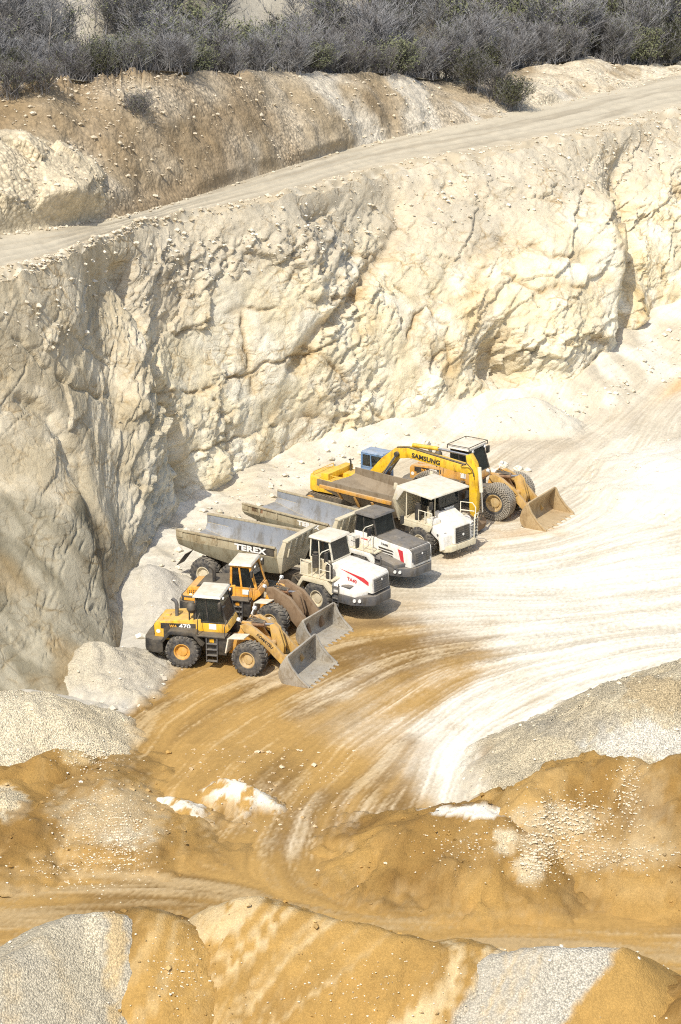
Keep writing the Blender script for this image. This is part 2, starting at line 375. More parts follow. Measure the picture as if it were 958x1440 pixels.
c = lerp(c, slab_c * 0.84, sstep(0.3, 0.6, slab))
c = c * (1 + 0.14 * n3)[..., None]
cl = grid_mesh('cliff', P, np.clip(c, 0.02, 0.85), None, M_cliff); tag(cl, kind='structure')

# ---- haul road along the top of the face
NR = 70; v = np.linspace(0, 1, NR)[None, :, None]
P = creD[:, None] * (1 - v) + innD[:, None] * v + creJ * (1 - v) ** 9
e0 = np.minimum(v[..., 0], 1 - v[..., 0]) * np.ones((NU, 1)); ef = sstep(0, 0.07, e0)
berm = 0.55 * np.exp(-((v[..., 0] - 0.10) / 0.05) ** 2) * (0.5 + 0.7 * fbm(P * np.array([.5, .2, 0]), 3, 171))
rut = sum(-0.10 * np.exp(-((v[..., 0] - q) / 0.035) ** 2) for q in (0.38, 0.5, 0.66, 0.78))
P = P + np.array([0, 0, 1]) * (ef * (berm + rut + 0.10 * fbm(P * 0.6, 3, 175)))[..., None]
P[..., 2] += crest_bump(P, 1 - sstep(0.0, 0.30, v[..., 0]))
lane = fbm(np.stack([UU[:, :1] * 1.2 + 0 * v[..., 0], v[..., 0] * 15 + 0 * UU[:, :1], 0 * v[..., 0] + 0 * UU[:, :1]], -1), 3, 181)
c = lerp(np.array([0.50, 0.445, 0.335]), np.array([0.39, 0.34, 0.25]), sstep(-0.3, 0.5, lane))
eg = 1 - sstep(0.08, 0.42, v[..., 0] + 0.08 * fbm(P * 0.4, 3, 185))
c = lerp(c, lerp(np.array([0.47, 0.40, 0.28]), np.array([0.58, 0.52, 0.40]), sstep(0, .4, fbm(P * 1.5, 3, 187))), eg)
c = c * (1 + 0.10 * fbm(P * 1.6, 4, 189) + 0.5 * np.clip(rut, -1, 0) * 2.2)[..., None]; roadP = P
rd = grid_mesh('haul_road', P, c, None, M_road); tag(rd, kind='structure')

# ---- earth bank between the road and the wood
NB = 150; v = np.linspace(0, 1, NB)[None, :, None]
P = innD[:, None] * (1 - v) + ridD[:, None] * v + ridJ * v ** 7
hz = (ridD[:, 2] - innD[:, 2])[:, None]
P[..., 2] += hz * (0.16 * np.sin(np.pi * v[..., 0])) 
Nb = normals(P); vb = v[..., 0] * np.ones((NU, 1)); fb = sstep(0, 0.1, vb) * (1 - 0.7 * sstep(0.85, 1, vb))
gull = ridged(P * np.array([.35, .10, .12]) + 0.3 * fbm(P * .2, 3, 193)[..., None], 3, 191)
outc = np.clip(1 - sstep(3.9, 5.0, uu), 0, 1)[:, None] * (1 - sstep(0.42, 0.6, vb + 0.055 * (uu[:, None] - 2) * 2))
b1, B1, B2 = blocks(P * 0.45, 195, 1.3)
P = P + Nb * (fb * (1.0 * fbm(P * 0.16, 4, 197) + 0.14 * gull + 0.30 * fbm(P * 0.7, 5, 199) + outc * (1.1 + 0.9 * b1)))[..., None]
n2 = fbm(P * 0.3, 4, 201); n3 = fbm(P * 1.5, 4, 203); n1 = fbm(P * 0.1, 3, 205)
c = lerp(np.array([0.37, 0.295, 0.19]), np.array([0.50, 0.425, 0.31]), sstep(-0.4, 0.4, n2 + 0.1 * gull))
c = lerp(c, np.array([0.285, 0.205, 0.115]), 0.75 * sstep(0.0, 0.5, fbm(P * np.array([0.12, .12, .2]), 4, 207)) )
c = lerp(c, np.array([0.235, 0.165, 0.085]), 0.7 * (1 - sstep(2.2, 4.2, UU[:, :1])) * sstep(0.35, 0.7, vb))
c = lerp(c, np.array([0.64, 0.585, 0.475]), 0.8 * sstep(0.1, 0.45, fbm(np.stack([uu[:, None] * 3.5 + 1.3 * vb, 1.3 * vb, 0 * vb], -1), 4, 209)) * sstep(7.0, 8.5, UU[:, :1]))
c = lerp(c, np.array([0.66, 0.58, 0.43]), 0.85 * sstep(9.8, 10.8, UU[:, :1]) * sstep(-0.5, 0.2, n2))
c = lerp(c, np.array([0.60, 0.515, 0.36]) * (1 + 0.2 * n3)[..., None], 0.9 * sstep(.2, .6, outc))
c = c * (1 + 0.16 * n3)[..., None]
bk = grid_mesh('bank', P, np.clip(c, .02, .8), 0.35 + 0.5 * sstep(-.1, .4, n2), M_bank); tag(bk, kind='structure')
bankP = P

# ---- hillside beyond the ridge
NH = 90; t = (np.linspace(0, 1, NH) ** 1.7)[None, :]
far = t * 330.0
P = np.stack([ridD[:, None, 0] * (1 + far / 190.0), ridD[:, None, 1] + far, np.zeros((NU, NH))], -1)[::3]
f3 = far * np.ones((len(P), 1)); rsm = np.convolve(np.pad(ridD[::3, 2], 20, mode='edge'), np.ones(41) / 41, 'valid')[:, None]; rz = rsm + (ridD[::3, None, 2] - rsm) * np.exp(-f3 / 4)
P[..., 2] = rz - 1.0 * sstep(0, 5, f3) + 0.33 * np.clip(f3 - 26, 0, None) ** 1.02 + (2.2 * fbm(P * 0.03, 4, 211) + 0.4 * fbm(P * 0.2, 3, 213)) * sstep(0, 12, f3)
n2 = fbm(P * np.array([.05, .05, 0.1]), 4, 215)
c = lerp(np.array([0.24, 0.215, 0.155]), np.array([0.50, 0.455, 0.36]), sstep(-0.05, 0.35, n2))
px, py = to_px(P)
c = lerp(c, np.array([0.50, 0.46, 0.375]), np.maximum(np.exp(-((px - 95) / 55) ** 2 - ((py - 30) / 60) ** 2), 0.9 * np.exp(-((px - 345) / 45) ** 2 - ((py - 40) / 50) ** 2)))
hl = grid_mesh('hillside', P, c, None, M_hill); tag(hl, kind='structure')
hillP = P

# ---- quarry floor: one sheet, wheel-track streaks drawn along a flow field
SGX, SGY = 0.11, 0.17
gx = np.arange(-30, 42.01, SGX); gy = np.arange(52, 170, SGY)
GX, GY = np.meshgrid(gx, gy, indexing='ij'); G3 = np.stack([GX, GY, 0 * GX], -1)
FP = [[(480, 1265), (468, 1190), (500, 1120), (600, 1040), (760, 985), (958, 930)], [(400, 1250), (395, 1190), (440, 1110), (520, 1030), (660, 965), (800, 940), (958, 915)],
      [(170, 1080), (230, 1010), (330, 965), (480, 925), (640, 895), (800, 880), (958, 870)], [(200, 1130), (280, 1060), (420, 990), (560, 940), (700, 912), (850, 898), (1000, 885)],
      [(0, 1265), (200, 1250), (420, 1270), (650, 1315), (958, 1345)], [(0, 1300), (250, 1275), (480, 1290), (700, 1330), (958, 1360)],
      [(640, 835), (760, 830), (900, 820), (1050, 812)], [(640, 795), (780, 785), (870, 765), (960, 740)], [(700, 760), (800, 745), (860, 700), (900, 640), (960, 590)],
      [(600, 1100), (625, 1050), (700, 1000), (850, 950)], [(690, 690), (780, 640), (860, 600), (958, 540)], [(740, 600), (830, 560), (958, 500)],
      [(560, 1330), (700, 1290), (850, 1300), (958, 1300)], [(520, 872), (640, 862), (800, 858), (958, 850)]]
fpx, fdir = [], []
for line in FP:
    w3 = np.array([at_z(a, b, 0.0)[:2] for a, b in line]); dd = dense(w3, 40); tg = np.gradient(dd, axis=0); tg /= np.linalg.norm(tg, axis=1, keepdims=True)
    fpx.append(dd[::4]); fdir.append(tg[::4])
fpx = np.concatenate(fpx); fdir = np.concatenate(fdir)
A = np.zeros(GX.shape); B = np.zeros(GX.shape)
sx, sy = GX[::8, ::8], GY[::8, ::8]; a_ = np.zeros(sx.shape); b_ = np.zeros(sx.shape)
for (x, y), (dx, dy) in zip(fpx, fdir):
    wt = 1 / (((sx - x) ** 2 + (sy - y) ** 2) + 1.0) ** 1.6; a_ += wt * (dx * dx - dy * dy); b_ += wt * 2 * dx * dy   # double-angle average
def upsample(s, shape):
    ix = np.clip(np.arange(shape[0]) / 8, 0, s.shape[0] - 1.001); iy = np.clip(np.arange(shape[1]) / 8, 0, s.shape[1] - 1.001)
    i0 = ix.astype(int); j0 = iy.astype(int); fx = (ix - i0)[:, None]; fy = (iy - j0)[None]
    return (s[i0][:, j0] * (1 - fx) * (1 - fy) + s[i0 + 1][:, j0] * fx * (1 - fy) + s[i0][:, j0 + 1] * (1 - fx) * fy + s[i0 + 1][:, j0 + 1] * fx * fy)
ang = 0.5 * np.arctan2(upsample(b_, GX.shape), upsample(a_, GX.shape)) + 0.38 * fbm(G3 * 0.16, 3, 221)
DX, DY = np.cos(ang), np.sin(ang)
def lic(src, steps, step):
    acc = src.copy(); cnt = 1.0
    for sg in (1, -1):
        X = GX.copy(); Y = GY.copy(); pdx, pdy = DX * sg, DY * sg
        for k in range(steps):
            X += pdx * step; Y += pdy * step
            i = np.clip(((X - gx[0]) / SGX + 0.5).astype(int), 0, len(gx) - 1); j = np.clip(((Y - gy[0]) / SGY + 0.5).astype(int), 0, len(gy) - 1)
            acc += src[i, j]; cnt += 1
            ndx, ndy = DX[i, j], DY[i, j]; sgn = np.sign(ndx * pdx + ndy * pdy); pdx, pdy = ndx * sgn, ndy * sgn
    r = acc / cnt; return (r - r.mean()) / (r.std() + 1e-9)
rs = np.random.RandomState(5)
fineN = lic(rs.rand(*GX.shape), 14, 0.16); midN = lic(fbm(G3 * 1.5, 3, 225), 14, 0.3); wideN = lic(fbm(G3 * 0.5, 4, 227), 16, 0.4)
GPX, GPY = to_px(G3)
white_pts = [(700, 800, 1), (800, 860, 1.1), (900, 800, 1.05), (850, 900, 1.1), (640, 850, .95), (600, 872, .75), (760, 940, 1.05), (645, 1110, 1.0), (650, 1060, 1.0), (700, 960, .95), (620, 1030, .6), (930, 660, 1.2), (880, 690, 1.1),
             (560, 920, .18), (620, 915, .34), (590, 880, .28), (545, 895, .08), (640, 945, .4), (520, 880, .08), (300, 1000, 0), (200, 1050, 0), (400, 1050, .08), (350, 960, .1), (450, 935, .1), (480, 1200, .12), (500, 1180, .3), (560, 1040, .30), (500, 1010, .30), (540, 1120, .28),
             (430, 1010, .22), (470, 1100, .16), (700, 1060, .35), (760, 1120, .3), (900, 1310, 0), (500, 1310, .04), (100, 1270, .02), (60, 1280, .06), (250, 1260, .0), (700, 1290, .02), (300, 1200, 0), (100, 1200, 0), (800, 1250, 0), (940, 900, 1.1),
             (160, 1000, 0), (250, 960, .0), (330, 1035, .2), (600, 1180, .05), (420, 1180, .12), (958, 1000, .8), (300, 780, .7), (200, 880, .85), (740, 720, .8), (800, 650, .62), (850, 560, .62), (930, 520, .7), (700, 650, .7), (640, 775, .75), (560, 855, .55),
             (500, 700, .7), (400, 740, .7), (460, 870, .25), (540, 1260, .0), (420, 1240, .05), (660, 1000, .85), (590, 985, .45)]
wv = idw(GPX, GPY, white_pts, 3.4, 1.6)
patch = 0.35 + 0.65 * sstep(-.3, .3, fbm(G3 * 0.13, 3, 229))
wv = wv + patch * (0.055 * midN + 0.045 * wideN + 0.045 * fineN) + 0.34 * fbm(G3 * 0.26, 5, 231) * sstep(1250, 1120, GPY)
# wheel tracks: pairs of tyre bands swinging across the yard
rt = random.Random(21); TRK = np.zeros(GX.shape); TRD = np.zeros(GX.shape)
for q in range(46):
    y0 = rt.uniform(640, 1010); x0 = rt.uniform(560, 1000); p = at_z(x0, y0, 0)[:2]; L = rt.uniform(7, 22); pts_ = [p]
    i = int(np.clip((p[0] - gx[0]) / SGX, 0, len(gx) - 1)); j = int(np.clip((p[1] - gy[0]) / SGY, 0, len(gy) - 1)); a_ = ang[i, j] + rt.uniform(-.35, .35); cv = rt.uniform(-.05, .05)
    for s_ in range(int(L)): a_ += cv; p = p + np.array([math.cos(a_), math.sin(a_)]); pts_.append(p)
    pts_ = np.array(pts_); lo = pts_.min(0) - 2.2; hi = pts_.max(0) + 2.2
    i0, i1 = np.clip(((np.array([lo[0], hi[0]]) - gx[0]) / SGX).astype(int), 0, len(gx) - 1); j0, j1 = np.clip(((np.array([lo[1], hi[1]]) - gy[0]) / SGY).astype(int), 0, len(gy) - 1)
    if i1 - i0 < 4 or j1 - j0 < 4: continue
    sub = np.stack([GX[i0:i1, j0:j1], GY[i0:i1, j0:j1]], -1); d_, par_ = seg_dist(sub, pts_)
    band_ = np.exp(-((np.abs(d_ - 1.15) - 0.0) / 0.30) ** 4) * sstep(0, 2, par_) * sstep(0, 2, len(pts_) - 1 - par_); k_ = rt.choice((-1, 1, 1)) * rt.uniform(.35, 1.0)
    TRK[i0:i1, j0:j1] += k_ * band_; TRD[i0:i1, j0:j1] += abs(k_) * band_ * np.sin(par_ * 6.28 / 0.55)
wv = wv + 0.08 * TRK
wv = sstep(0.10, 0.90, wv)
tan1 = np.array([0.395, 0.245, 0.080]); tan2 = np.array([0.215, 0.128, 0.042]); sandc = np.array([0.53, 0.40, 0.215])
c = lerp(tan1, tan2, sstep(-0.8, 1.2, 0.7 * wideN + 0.5 * midN + 1.2 * fbm(G3 * 0.15, 3, 233)))
c = lerp(c, sandc, 0.6 * sstep(0.0, 1.8, midN + 0.5 * fineN)); c = lerp(c, np.array([.33, .235, .115]), 0.6 * sstep(1215, 1245, GPY) * sstep(-.8, .9, midN + .5 * fineN))
whc = lerp(np.array([0.54, 0.48, 0.365]), np.array([0.70, 0.66, 0.555]), sstep(-1.4, 1.2, 0.35 * midN + 0.55 * fineN + 2.2 * fbm(G3 * 0.22, 4, 239)) * 0.8 + 0.2 * sstep(0.2, 1.1, idw(GPX[::1], GPY, [(640, 1090, 1.2), (880, 770, 1.2), (930, 650, 1.3), (780, 930, 1.1), (700, 700, .1), (650, 840, .4), (800, 640, 0), (880, 560, 0), (560, 850, .1), (960, 900, 1.2), (400, 720, 0)], 3, 1.6)))
c = lerp(c, whc, wv)
greyish = sstep(800, 620, GPY) * sstep(640, 740, GPX) * (1 - np.exp(-((GPX - 930) / 80) ** 2 - ((GPY - 660) / 60) ** 2))
near = sstep(700, 600, GPX) * sstep(900, 820, GPY); c = lerp(c, lerp(np.array([0.56, 0.50, 0.385]), np.array([0.42, 0.365, 0.275]), sstep(-.8, 1.0, wideN + 0.6 * midN)), np.clip(0.8 * greyish + 0.55 * near, 0, 1))
rust = np.exp(-((GPX - 955) / 28) ** 2 - ((GPY - 545 + 0.5 * (GPX - 955)) / 9) ** 2) + 0.7 * sstep(.15, .5, fbm(G3 * .3, 3, 237)) * np.exp(-((GPX - 720) / 130) ** 2 - ((GPY - 770) / 45) ** 2)
c = lerp(c, np.array([0.52, 0.335, 0.15]), np.clip(0.75 * rust, 0, 1))
# cream apron along the foot of the face
dT, pT = seg_dist(np.stack([GX, GY], -1), toeD[::6])
ut = pT / (NU / 6) * (len(U) - 1)
apw = 3.5 + 3.0 * np.exp(-((ut - 6.3) / 1.5) ** 2) + 1.5 * fbm(G3 * 0.2, 3, 241) + 12 * sstep(11, 13, ut)
zt = np.interp(ut, np.arange(len(U)), toe3[:, 2])
ap = np.clip(1 - dT / apw, 0, 1)
inside = np.zeros(GX.shape, bool)
apc = lerp(np.array([0.55, 0.485, 0.365]), np.array([0.67, 0.62, 0.51]), sstep(-.3, .3, fbm(G3 * 0.5, 4, 243)))
apc = lerp(apc, np.array([0.47, 0.44, 0.37]), (1 - sstep(4.5, 6.0, ut)) * 0.8)
c = lerp(c, apc, sstep(0.05, 0.35, ap + 0.15 * fbm(G3 * 0.6, 3, 245)))
c = c * np.clip(1 + 0.055 * fineN + 0.03 * midN + 0.08 * fbm(G3 * 1.8, 4, 247) + 0.045 * TRK + 0.05 * TRD, .55, 1.3)[..., None]; FLOORC = c
GZ = (1.25 * ap ** 1.3 * (1 + 0.5 * fbm(G3 * 0.4, 3, 251)) + zt * ap ** 0.8) + 0.022 * wideN + 0.014 * midN + 0.010 * fineN - 0.03 * np.abs(TRK) + 0.012 * TRD + 0.16 * fbm(G3 * 0.10, 3, 253)
# swell of the floor where the trucks turn, lower left
GZ += 0.5 * np.exp(-((GPX - 330) / 60) ** 2 - ((GPY - 1095) / 40) ** 2) + 0.4 * np.exp(-((GPX - 250) / 50) ** 2 - ((GPY - 1120) / 25) ** 2)
# flatten under the parked machines
FLAT = np.exp(-(np.clip(seg_dist(np.stack([GX, GY], -1), np.array([at_z(a, b, 0)[:2] for a, b in ((230, 930), (350, 940), (450, 850), (560, 800), (640, 770), (700, 720))]))[0] - 5, 0, None) / 2.5) ** 2)
GZ = GZ * (1 - FLAT) + FLAT * (0.012 * midN + 0.006 * fineN) * (GZ < 5)
ex = np.concatenate([[-900, -400, -200, -110, -70, -48, -36], gx, [48, 58, 80, 120, 200, 400, 900]]); ey = np.concatenate([[-300, -60, 0, 25, 40, 48], gy, [178, 190, 230, 300]])
ci = np.clip(np.searchsorted(gx, ex), 0, len(gx) - 1); cj = np.clip(np.searchsorted(gy, ey), 0, len(gy) - 1)
EX, EY = np.meshgrid(ex, ey, indexing='ij'); EP = np.stack([EX, EY, GZ[ci][:, cj]], -1)
gr = grid_mesh('ground', EP, np.clip(c, .02, .86)[ci][:, cj], None, M_floor); tag(gr, kind='structure')
def ground_z(x, y):
    i = int(np.clip(round((x - gx[0]) / SGX), 0, len(gx) - 1)); j = int(np.clip(round((y - gy[0]) / SGY), 0, len(gy) - 1)); return float(GZ[i, j])
def ground_zs(x, y):
    i = np.clip(np.round((x - gx[0]) / SGX).astype(int), 0, len(gx) - 1); j = np.clip(np.round((y - gy[0]) / SGY).astype(int), 0, len(gy) - 1); return GZ[i, j]

# ---- stockpiles: angle-of-repose heaps, each a thing of its own
PILES = []
def pile(name, label, crest, slope, colf, mat, res=0.14, seed=0, lump=0.25, gully=0.2, cat='stockpile', top=0.5, group=None, stone=None, rmax=9.0, blend=0.45):
    cr = np.array([at_z(a, b, z) for a, b, z in crest]); cr = dense(cr, 40) if len(cr) > 2 else np.stack([cr[0] + (cr[-1] - cr[0]) * q for q in np.linspace(0, 1, 40)])
    ext = cr[:, 2].max() / slope + 1.2; ext = min(ext, rmax)
    x = np.arange(cr[:, 0].min() - ext, cr[:, 0].max() + ext, res); y = np.arange(cr[:, 1].min() - ext, cr[:, 1].max() + ext, res * 1.25)
    X, Y = np.meshgrid(x, y, indexing='ij'); Pxy = np.stack([X, Y], -1); P3 = np.stack([X, Y, 0 * X], -1)
    Z = np.full(X.shape, -9.0); best_i = np.zeros(X.shape)
    wq = 0.9 * fbm(P3 * 0.22, 3, seed + 3)
    for i in range(len(cr) - 1):
        a, b = cr[i], cr[i + 1]; ab = (b - a)[:2]; tt = np.clip(((Pxy - a[:2]) @ ab) / max(ab @ ab, 1e-9), 0, 1)
        d = np.sqrt(((Pxy - (a[:2] + tt[..., None] * ab)) ** 2).sum(-1)); d = np.sqrt(d * d + top * top) - top
        z = a[2] + (b[2] - a[2]) * tt - slope * d; m = z > Z; Z = np.where(m, z, Z); best_i = np.where(m, (i + tt) / 39.0, best_i)
    down = sstep(0.0, 1.5, cr[:, 2].max() - Z)
    gn = ridged(np.stack([best_i * 26 + 0.4 * wq, 0.07 * Z, 0 * Z + seed], -1), 3, seed + 7)
    g0 = ground_zs(X, Y)
    Z = Z + 1.6 * lump * fbm(P3 * 0.4, 4, seed + 9) + 0.4 * lump * fbm(P3 * 1.7, 3, seed + 19) + 0.05 * fbm(P3 * 3.1, 3, seed + 29) + gully * gn * down * 0.5 + lump * (0.55 * blocks(P3 * 0.42 + 0.4 * fbm(P3 * 0.6, 3, seed + 23)[..., None], seed + 21, 1.2)[0] + 0.3 * blocks(P3 * 1.3, seed + 27, 1.0)[0])
    toe = Z - g0
    Z2 = np.where(toe < -0.25, g0 - 0.25, Z)
    mask = toe > -0.18
    P = np.stack([X, Y, Z2], -1); pxx, pyy = to_px(P)
    c, stn = colf(P, pxx, pyy, best_i, gn, seed)
    ii = np.clip(np.round((X - gx[0]) / SGX).astype(int), 0, len(gx) - 1); jj = np.clip(np.round((Y - gy[0]) / SGY).astype(int), 0, len(gy) - 1)
    kt = 1 - sstep(-.05, blend, toe + 0.6 * blend * fbm(P3 * 0.9, 4, seed + 51)); c = lerp(c, FLOORC[ii, jj], kt); stn = stn * (1 - 0.8 * kt)
    o = grid_mesh(name, P, np.clip(c, .02, .84), stn, mat, mask=mask)
    # move origin to the base of the heap
    PILES.append((P, mask, np.nan_to_num(c), name))
    ctr = Vector((float(cr[:, 0].mean()), float(cr[:, 1].mean()), 0.0)); me = o.data
    co = np.empty(len(me.vertices) * 3, np.float32); me.vertices.foreach_get('co', co); co = co.reshape(-1, 3) - np.array(ctr, np.float32); me.vertices.foreach_set('co', co.ravel()); me.update(); o.location = ctr
    return tag(o, label, cat, group)
OC = np.array([0.405, 0.250, 0.078]); OD = np.array([0.225, 0.130, 0.038]); OL = np.array([0.52, 0.38, 0.185]); GV = np.array([0.57, 0.505, 0.365]); GG = np.array([0.46, 0.42, 0.335]); WH = np.array([0.78, 0.735, 0.615]); PB = np.array([0.67, 0.57, 0.38])
def col_sand(dark=0.5, light=0.3, spots=None, stone0=0.0):
    def f(P, px, py, bi, gn, seed):
        n = fbm(P * 0.35, 4, seed + 31); n2 = fbm(P * 2.6, 4, seed + 33); s1 = fbm(np.stack([(bi - 0.08 * P[..., 2]) * 26, P[..., 2] * 0.10, 0 * bi + 0.15 * n], -1), 5, seed + 35, 0.6)
        c = lerp(OC, OD, np.clip(dark + 1.35 * n + 0.25 * n2, 0, 1)); c = lerp(c, OL, np.clip(light * 2 * sstep(-.1, .5, s1), 0, 1)); st = np.full(bi.shape, stone0)
        for (fn, colr, stv) in (spots or []):
            mk = np.clip(fn(P, px, py, bi, n, n2, s1), 0, 1); c = lerp(c, colr, mk); st = st * (1 - mk) + stv * mk
        return c * (1 + 0.20 * n2)[..., None], np.maximum(st, 0.28)
    return f
def col_gravel(base, alt, k=0.5, spots=None, stone0=1.0):
    def f(P, px, py, bi, gn, seed):
        n = fbm(P * 0.3, 4, seed + 41); n2 = fbm(P * 2.6, 4, seed + 43); s1 = fbm(np.stack([(bi - 0.06 * P[..., 2]) * 18, P[..., 2] * 0.1, 0 * bi], -1), 5, seed + 45, 0.6)
        c = lerp(base, alt, np.clip(k + 0.9 * n, 0, 1)); st = np.full(bi.shape, stone0)
        for (fn, colr, stv) in (spots or []):
            mk = np.clip(fn(P, px, py, bi, n, n2, s1), 0, 1); c = lerp(c, colr, mk); st = st * (1 - mk) + stv * mk
        return c * (1 + 0.08 * n2)[..., None], st
    return f
def blob(x, y, rx, ry, k=1.0, e=0.7): return lambda P, px, py, bi, n, n2, s1: k * sstep(1.0 + e * 0.5, 1.0 - e * 0.5, ((px - x) / rx) ** 2 + ((py - y) / ry) ** 2 + 1.1 * n + 1.3 * n2)
def streak(lo, hi, k=1.0): return lambda P, px, py, bi, n, n2, s1: k * sstep(lo, hi, s1)
def band(b0, b1, k=1.0, soft=0.02): return lambda P, px, py, bi, n, n2, s1: k * sstep(b0 - soft, b0 + soft, bi + 0.02 * n2) * (1 - sstep(b1 - soft, b1 + soft, bi + 0.02 * n2))

G_P = 'sand and gravel heaps in the lower half of the quarry'
# middle left
pile('gravel_pile', 'cream pebble heap against the foot of the left rock wall', [(-160, 1000, 2.5), (-40, 984, 2.5), (40, 985, 2.2), (75, 998, 1.5), (98, 1020, .8)], .55, col_gravel(PB * 1.05, np.array([.78, .70, .52]), .45), M_pebble, seed=301, lump=.3, gully=.05, top=1.2, group=G_P)
pile('sand_pile', 'dark damp sand hump overlapping the cream pebble heap at the left', [(-60, 1082, 1.5), (20, 1070, 1.5), (80, 1056, 1.5), (112, 1060, 1.1)], .7, col_sand(.75, .1, [(blob(110, 1060, 26, 16), OL, 0)]), M_pebble, seed=311, lump=.3, group=G_P)
pile('sand_pile', 'wide ochre sand heap speckled with white pebbles at the left edge', [(-120, 1130, 1.1), (10, 1108, 1.1), (95, 1105, 1.0), (165, 1130, .8), (235, 1150, 0.5)], .24, col_sand(.5, .15, [(blob(150, 1150, 80, 45, .5, 1.6), PB * .9, 1.0), (blob(10, 1135, 30, 26), PB, 1.0), (blob(175, 1180, 45, 18, .6, 1.4), GV, .7), (blob(35, 1160, 32, 30, .8), OD, 0)]), M_pebble, seed=321, lump=.3, top=2.0, blend=.7, group=G_P)
# white lumps beside the turning track
pile('chalk_heap', 'small white ragged heap on the ochre sand, nearer the left edge', [(226, 1118, .7), (255, 1124, .8), (292, 1153, .35)], .7, col_gravel(WH, GV, .2, [(lambda P, px, py, bi, n, n2, s1: sstep(.1, .35, n2 + .7 * n + .35 * s1), OC, .2), (blob(300, 1160, 20, 25, .8, 1.5), OC, 0)], .2), M_pebble, res=.08, seed=331, lump=.22, gully=.5, top=.2, blend=.3, group=G_P)
pile('chalk_heap', 'white triangular heap with ochre gullies just above the turning track', [(312, 1094, 1.0), (345, 1104, .9), (388, 1127, .35)], .7, col_gravel(WH, GV, .2, [(lambda P, px, py, bi, n, n2, s1: sstep(.15, .4, n2 + .7 * n + .35 * s1), OC, .2), (blob(325, 1138, 16, 16, .8, 1.5), OC, 0)], .2), M_pebble, res=.08, seed=341, lump=.22, gully=.5, top=.2, blend=.3, group=G_P)
# right
pile('gravel_pile', 'long grey pebble heap sloping down from the right edge', [(755, 1064, .8), (800, 1032, 2.1), (856, 998, 3.4), (905, 975, 4.3), (1000, 935, 5.0), (1120, 900, 5)], .60, col_gravel(GV * .90, PB * .95, .5, [(blob(900, 1045, 70, 30), WH * .9, 1.0), (blob(930, 975, 50, 25, .7), np.array([.47, .36, .2]), 1.0), (blob(810, 1020, 70, 20, .6), GG * .85, 1)]), M_pebble, seed=351, lump=.35, gully=.05, top=1.0, group=G_P, rmax=12, blend=.9)
pile('sand_pile', 'brown sand bluff under the grey pebble heap at the right edge', [(742, 1128, 2.0), (775, 1095, 3.0), (820, 1070, 3.5), (872, 1066, 3.6), (905, 1082, 3.4), (960, 1066, 4.2), (1080, 1050, 4.4)], .78, col_sand(.55, .15, [(blob(905, 1140, 40, 60, .2, 1.5), PB, 1), (blob(790, 1155, 60, 22, .6, 1.3), PB * .95, 1.0), (blob(840, 1200, 110, 22, .25, 1.4), PB, 1)]), M_pebble, seed=361, lump=.45, gully=.5, top=.8, group=G_P)
pile('sand_pile', 'low brown sand ridge with a white capped top beside the turning track', [(490, 1218, .3), (545, 1183, 1.2), (615, 1150, 1.9), (690, 1146, 2.1), (735, 1180, 1.5), (780, 1222, .7)], .48, col_sand(.6, .12, [(blob(665, 1140, 60, 9), WH, .2), (blob(712, 1180, 16, 18, .8, 1.2), PB * 1.1, .8), (blob(745, 1222, 22, 20, .7, 1.3), PB * 1.05, 1.0), (blob(770, 1180, 50, 20, .5, 1.4), PB, 1)]), M_pebble, seed=371, lump=.35, gully=.5, blend=.6, top=.5, group=G_P)
# front row
pile('gravel_pile', 'pale grey gravel heap at the bottom left corner', [(-120, 1400, 4.0), (20, 1345, 4.2), (92, 1292, 4.4), (168, 1288, 4.2)], .72, col_gravel(GG, GV * .95, .4, [(blob(130, 1310, 16, 60, .9), GV * 1.18, 1), (blob(160, 1340, 16, 100, .75), OL * 1.1, .6), (streak(.2, .6, .35), OL, .6)], .85), M_pebble, seed=381, lump=.12, gully=.15, top=.25, group=G_P)
pile('sand_pile', 'ochre sand heap wedged between the grey gravel heap and the large sand heap', [(176, 1290, 4.0), (215, 1286, 4.2), (250, 1305, 3.8), (292, 1330, 3.2)], .70, col_sand(.45, .3), M_pebble, seed=391, lump=.2, gully=.3, top=.5, group=G_P)
pile('sand_pile', 'largest ochre sand heap at the bottom with pale streaks down its face', [(300, 1300, 3.6), (346, 1264, 4.5), (420, 1281, 4.4), (520, 1306, 4.3), (610, 1334, 4.1), (660, 1326, 4.2), (705, 1345, 3.9)], .74, col_sand(.15, .9, [(band(-.1, .045), WH * .86, .9), (streak(-.05, .5, .7), np.array([.58, .455, .265]), .45), (lambda P, px, py, bi, n, n2, s1: .45 * sstep(.05, -.35, s1), OC, .2), (lambda P, px, py, bi, n, n2, s1: sstep(-7, 7, px - (704 - (py - 1335) * .72) + 16 * n2 + 14 * n), GG * 1.08, 1.0), (lambda P, px, py, bi, n, n2, s1: .6 * sstep(-12, 12, px - (704 - (py - 1335) * .72) + 16 * n2 + 14 * n) * sstep(.0, .4, n + n2), OL, .8)]), M_pebble, seed=401, lump=.15, gully=.4, top=.25, group=G_P)
pile('gravel_pile', 'whitish crushed stone heap at the bottom beside the brown sand', [(700, 1338, 4.2), (770, 1332, 4.5), (830, 1334, 4.5), (872, 1338, 4.4)], .74, col_gravel(GG * 1.05, WH * .9, .35, [(band(-.1, .35, .75, .1), GG * 1.05, .6), (streak(.1, .5, .55), OL, .5), (lambda P, px, py, bi, n, n2, s1: sstep(-6, 6, px - (866 - (py - 1338) * .70) + 12 * n2 + 12 * n), OC, .3)], 1.0), M_pebble, seed=411, lump=.14, gully=.2, top=.25, group=G_P)
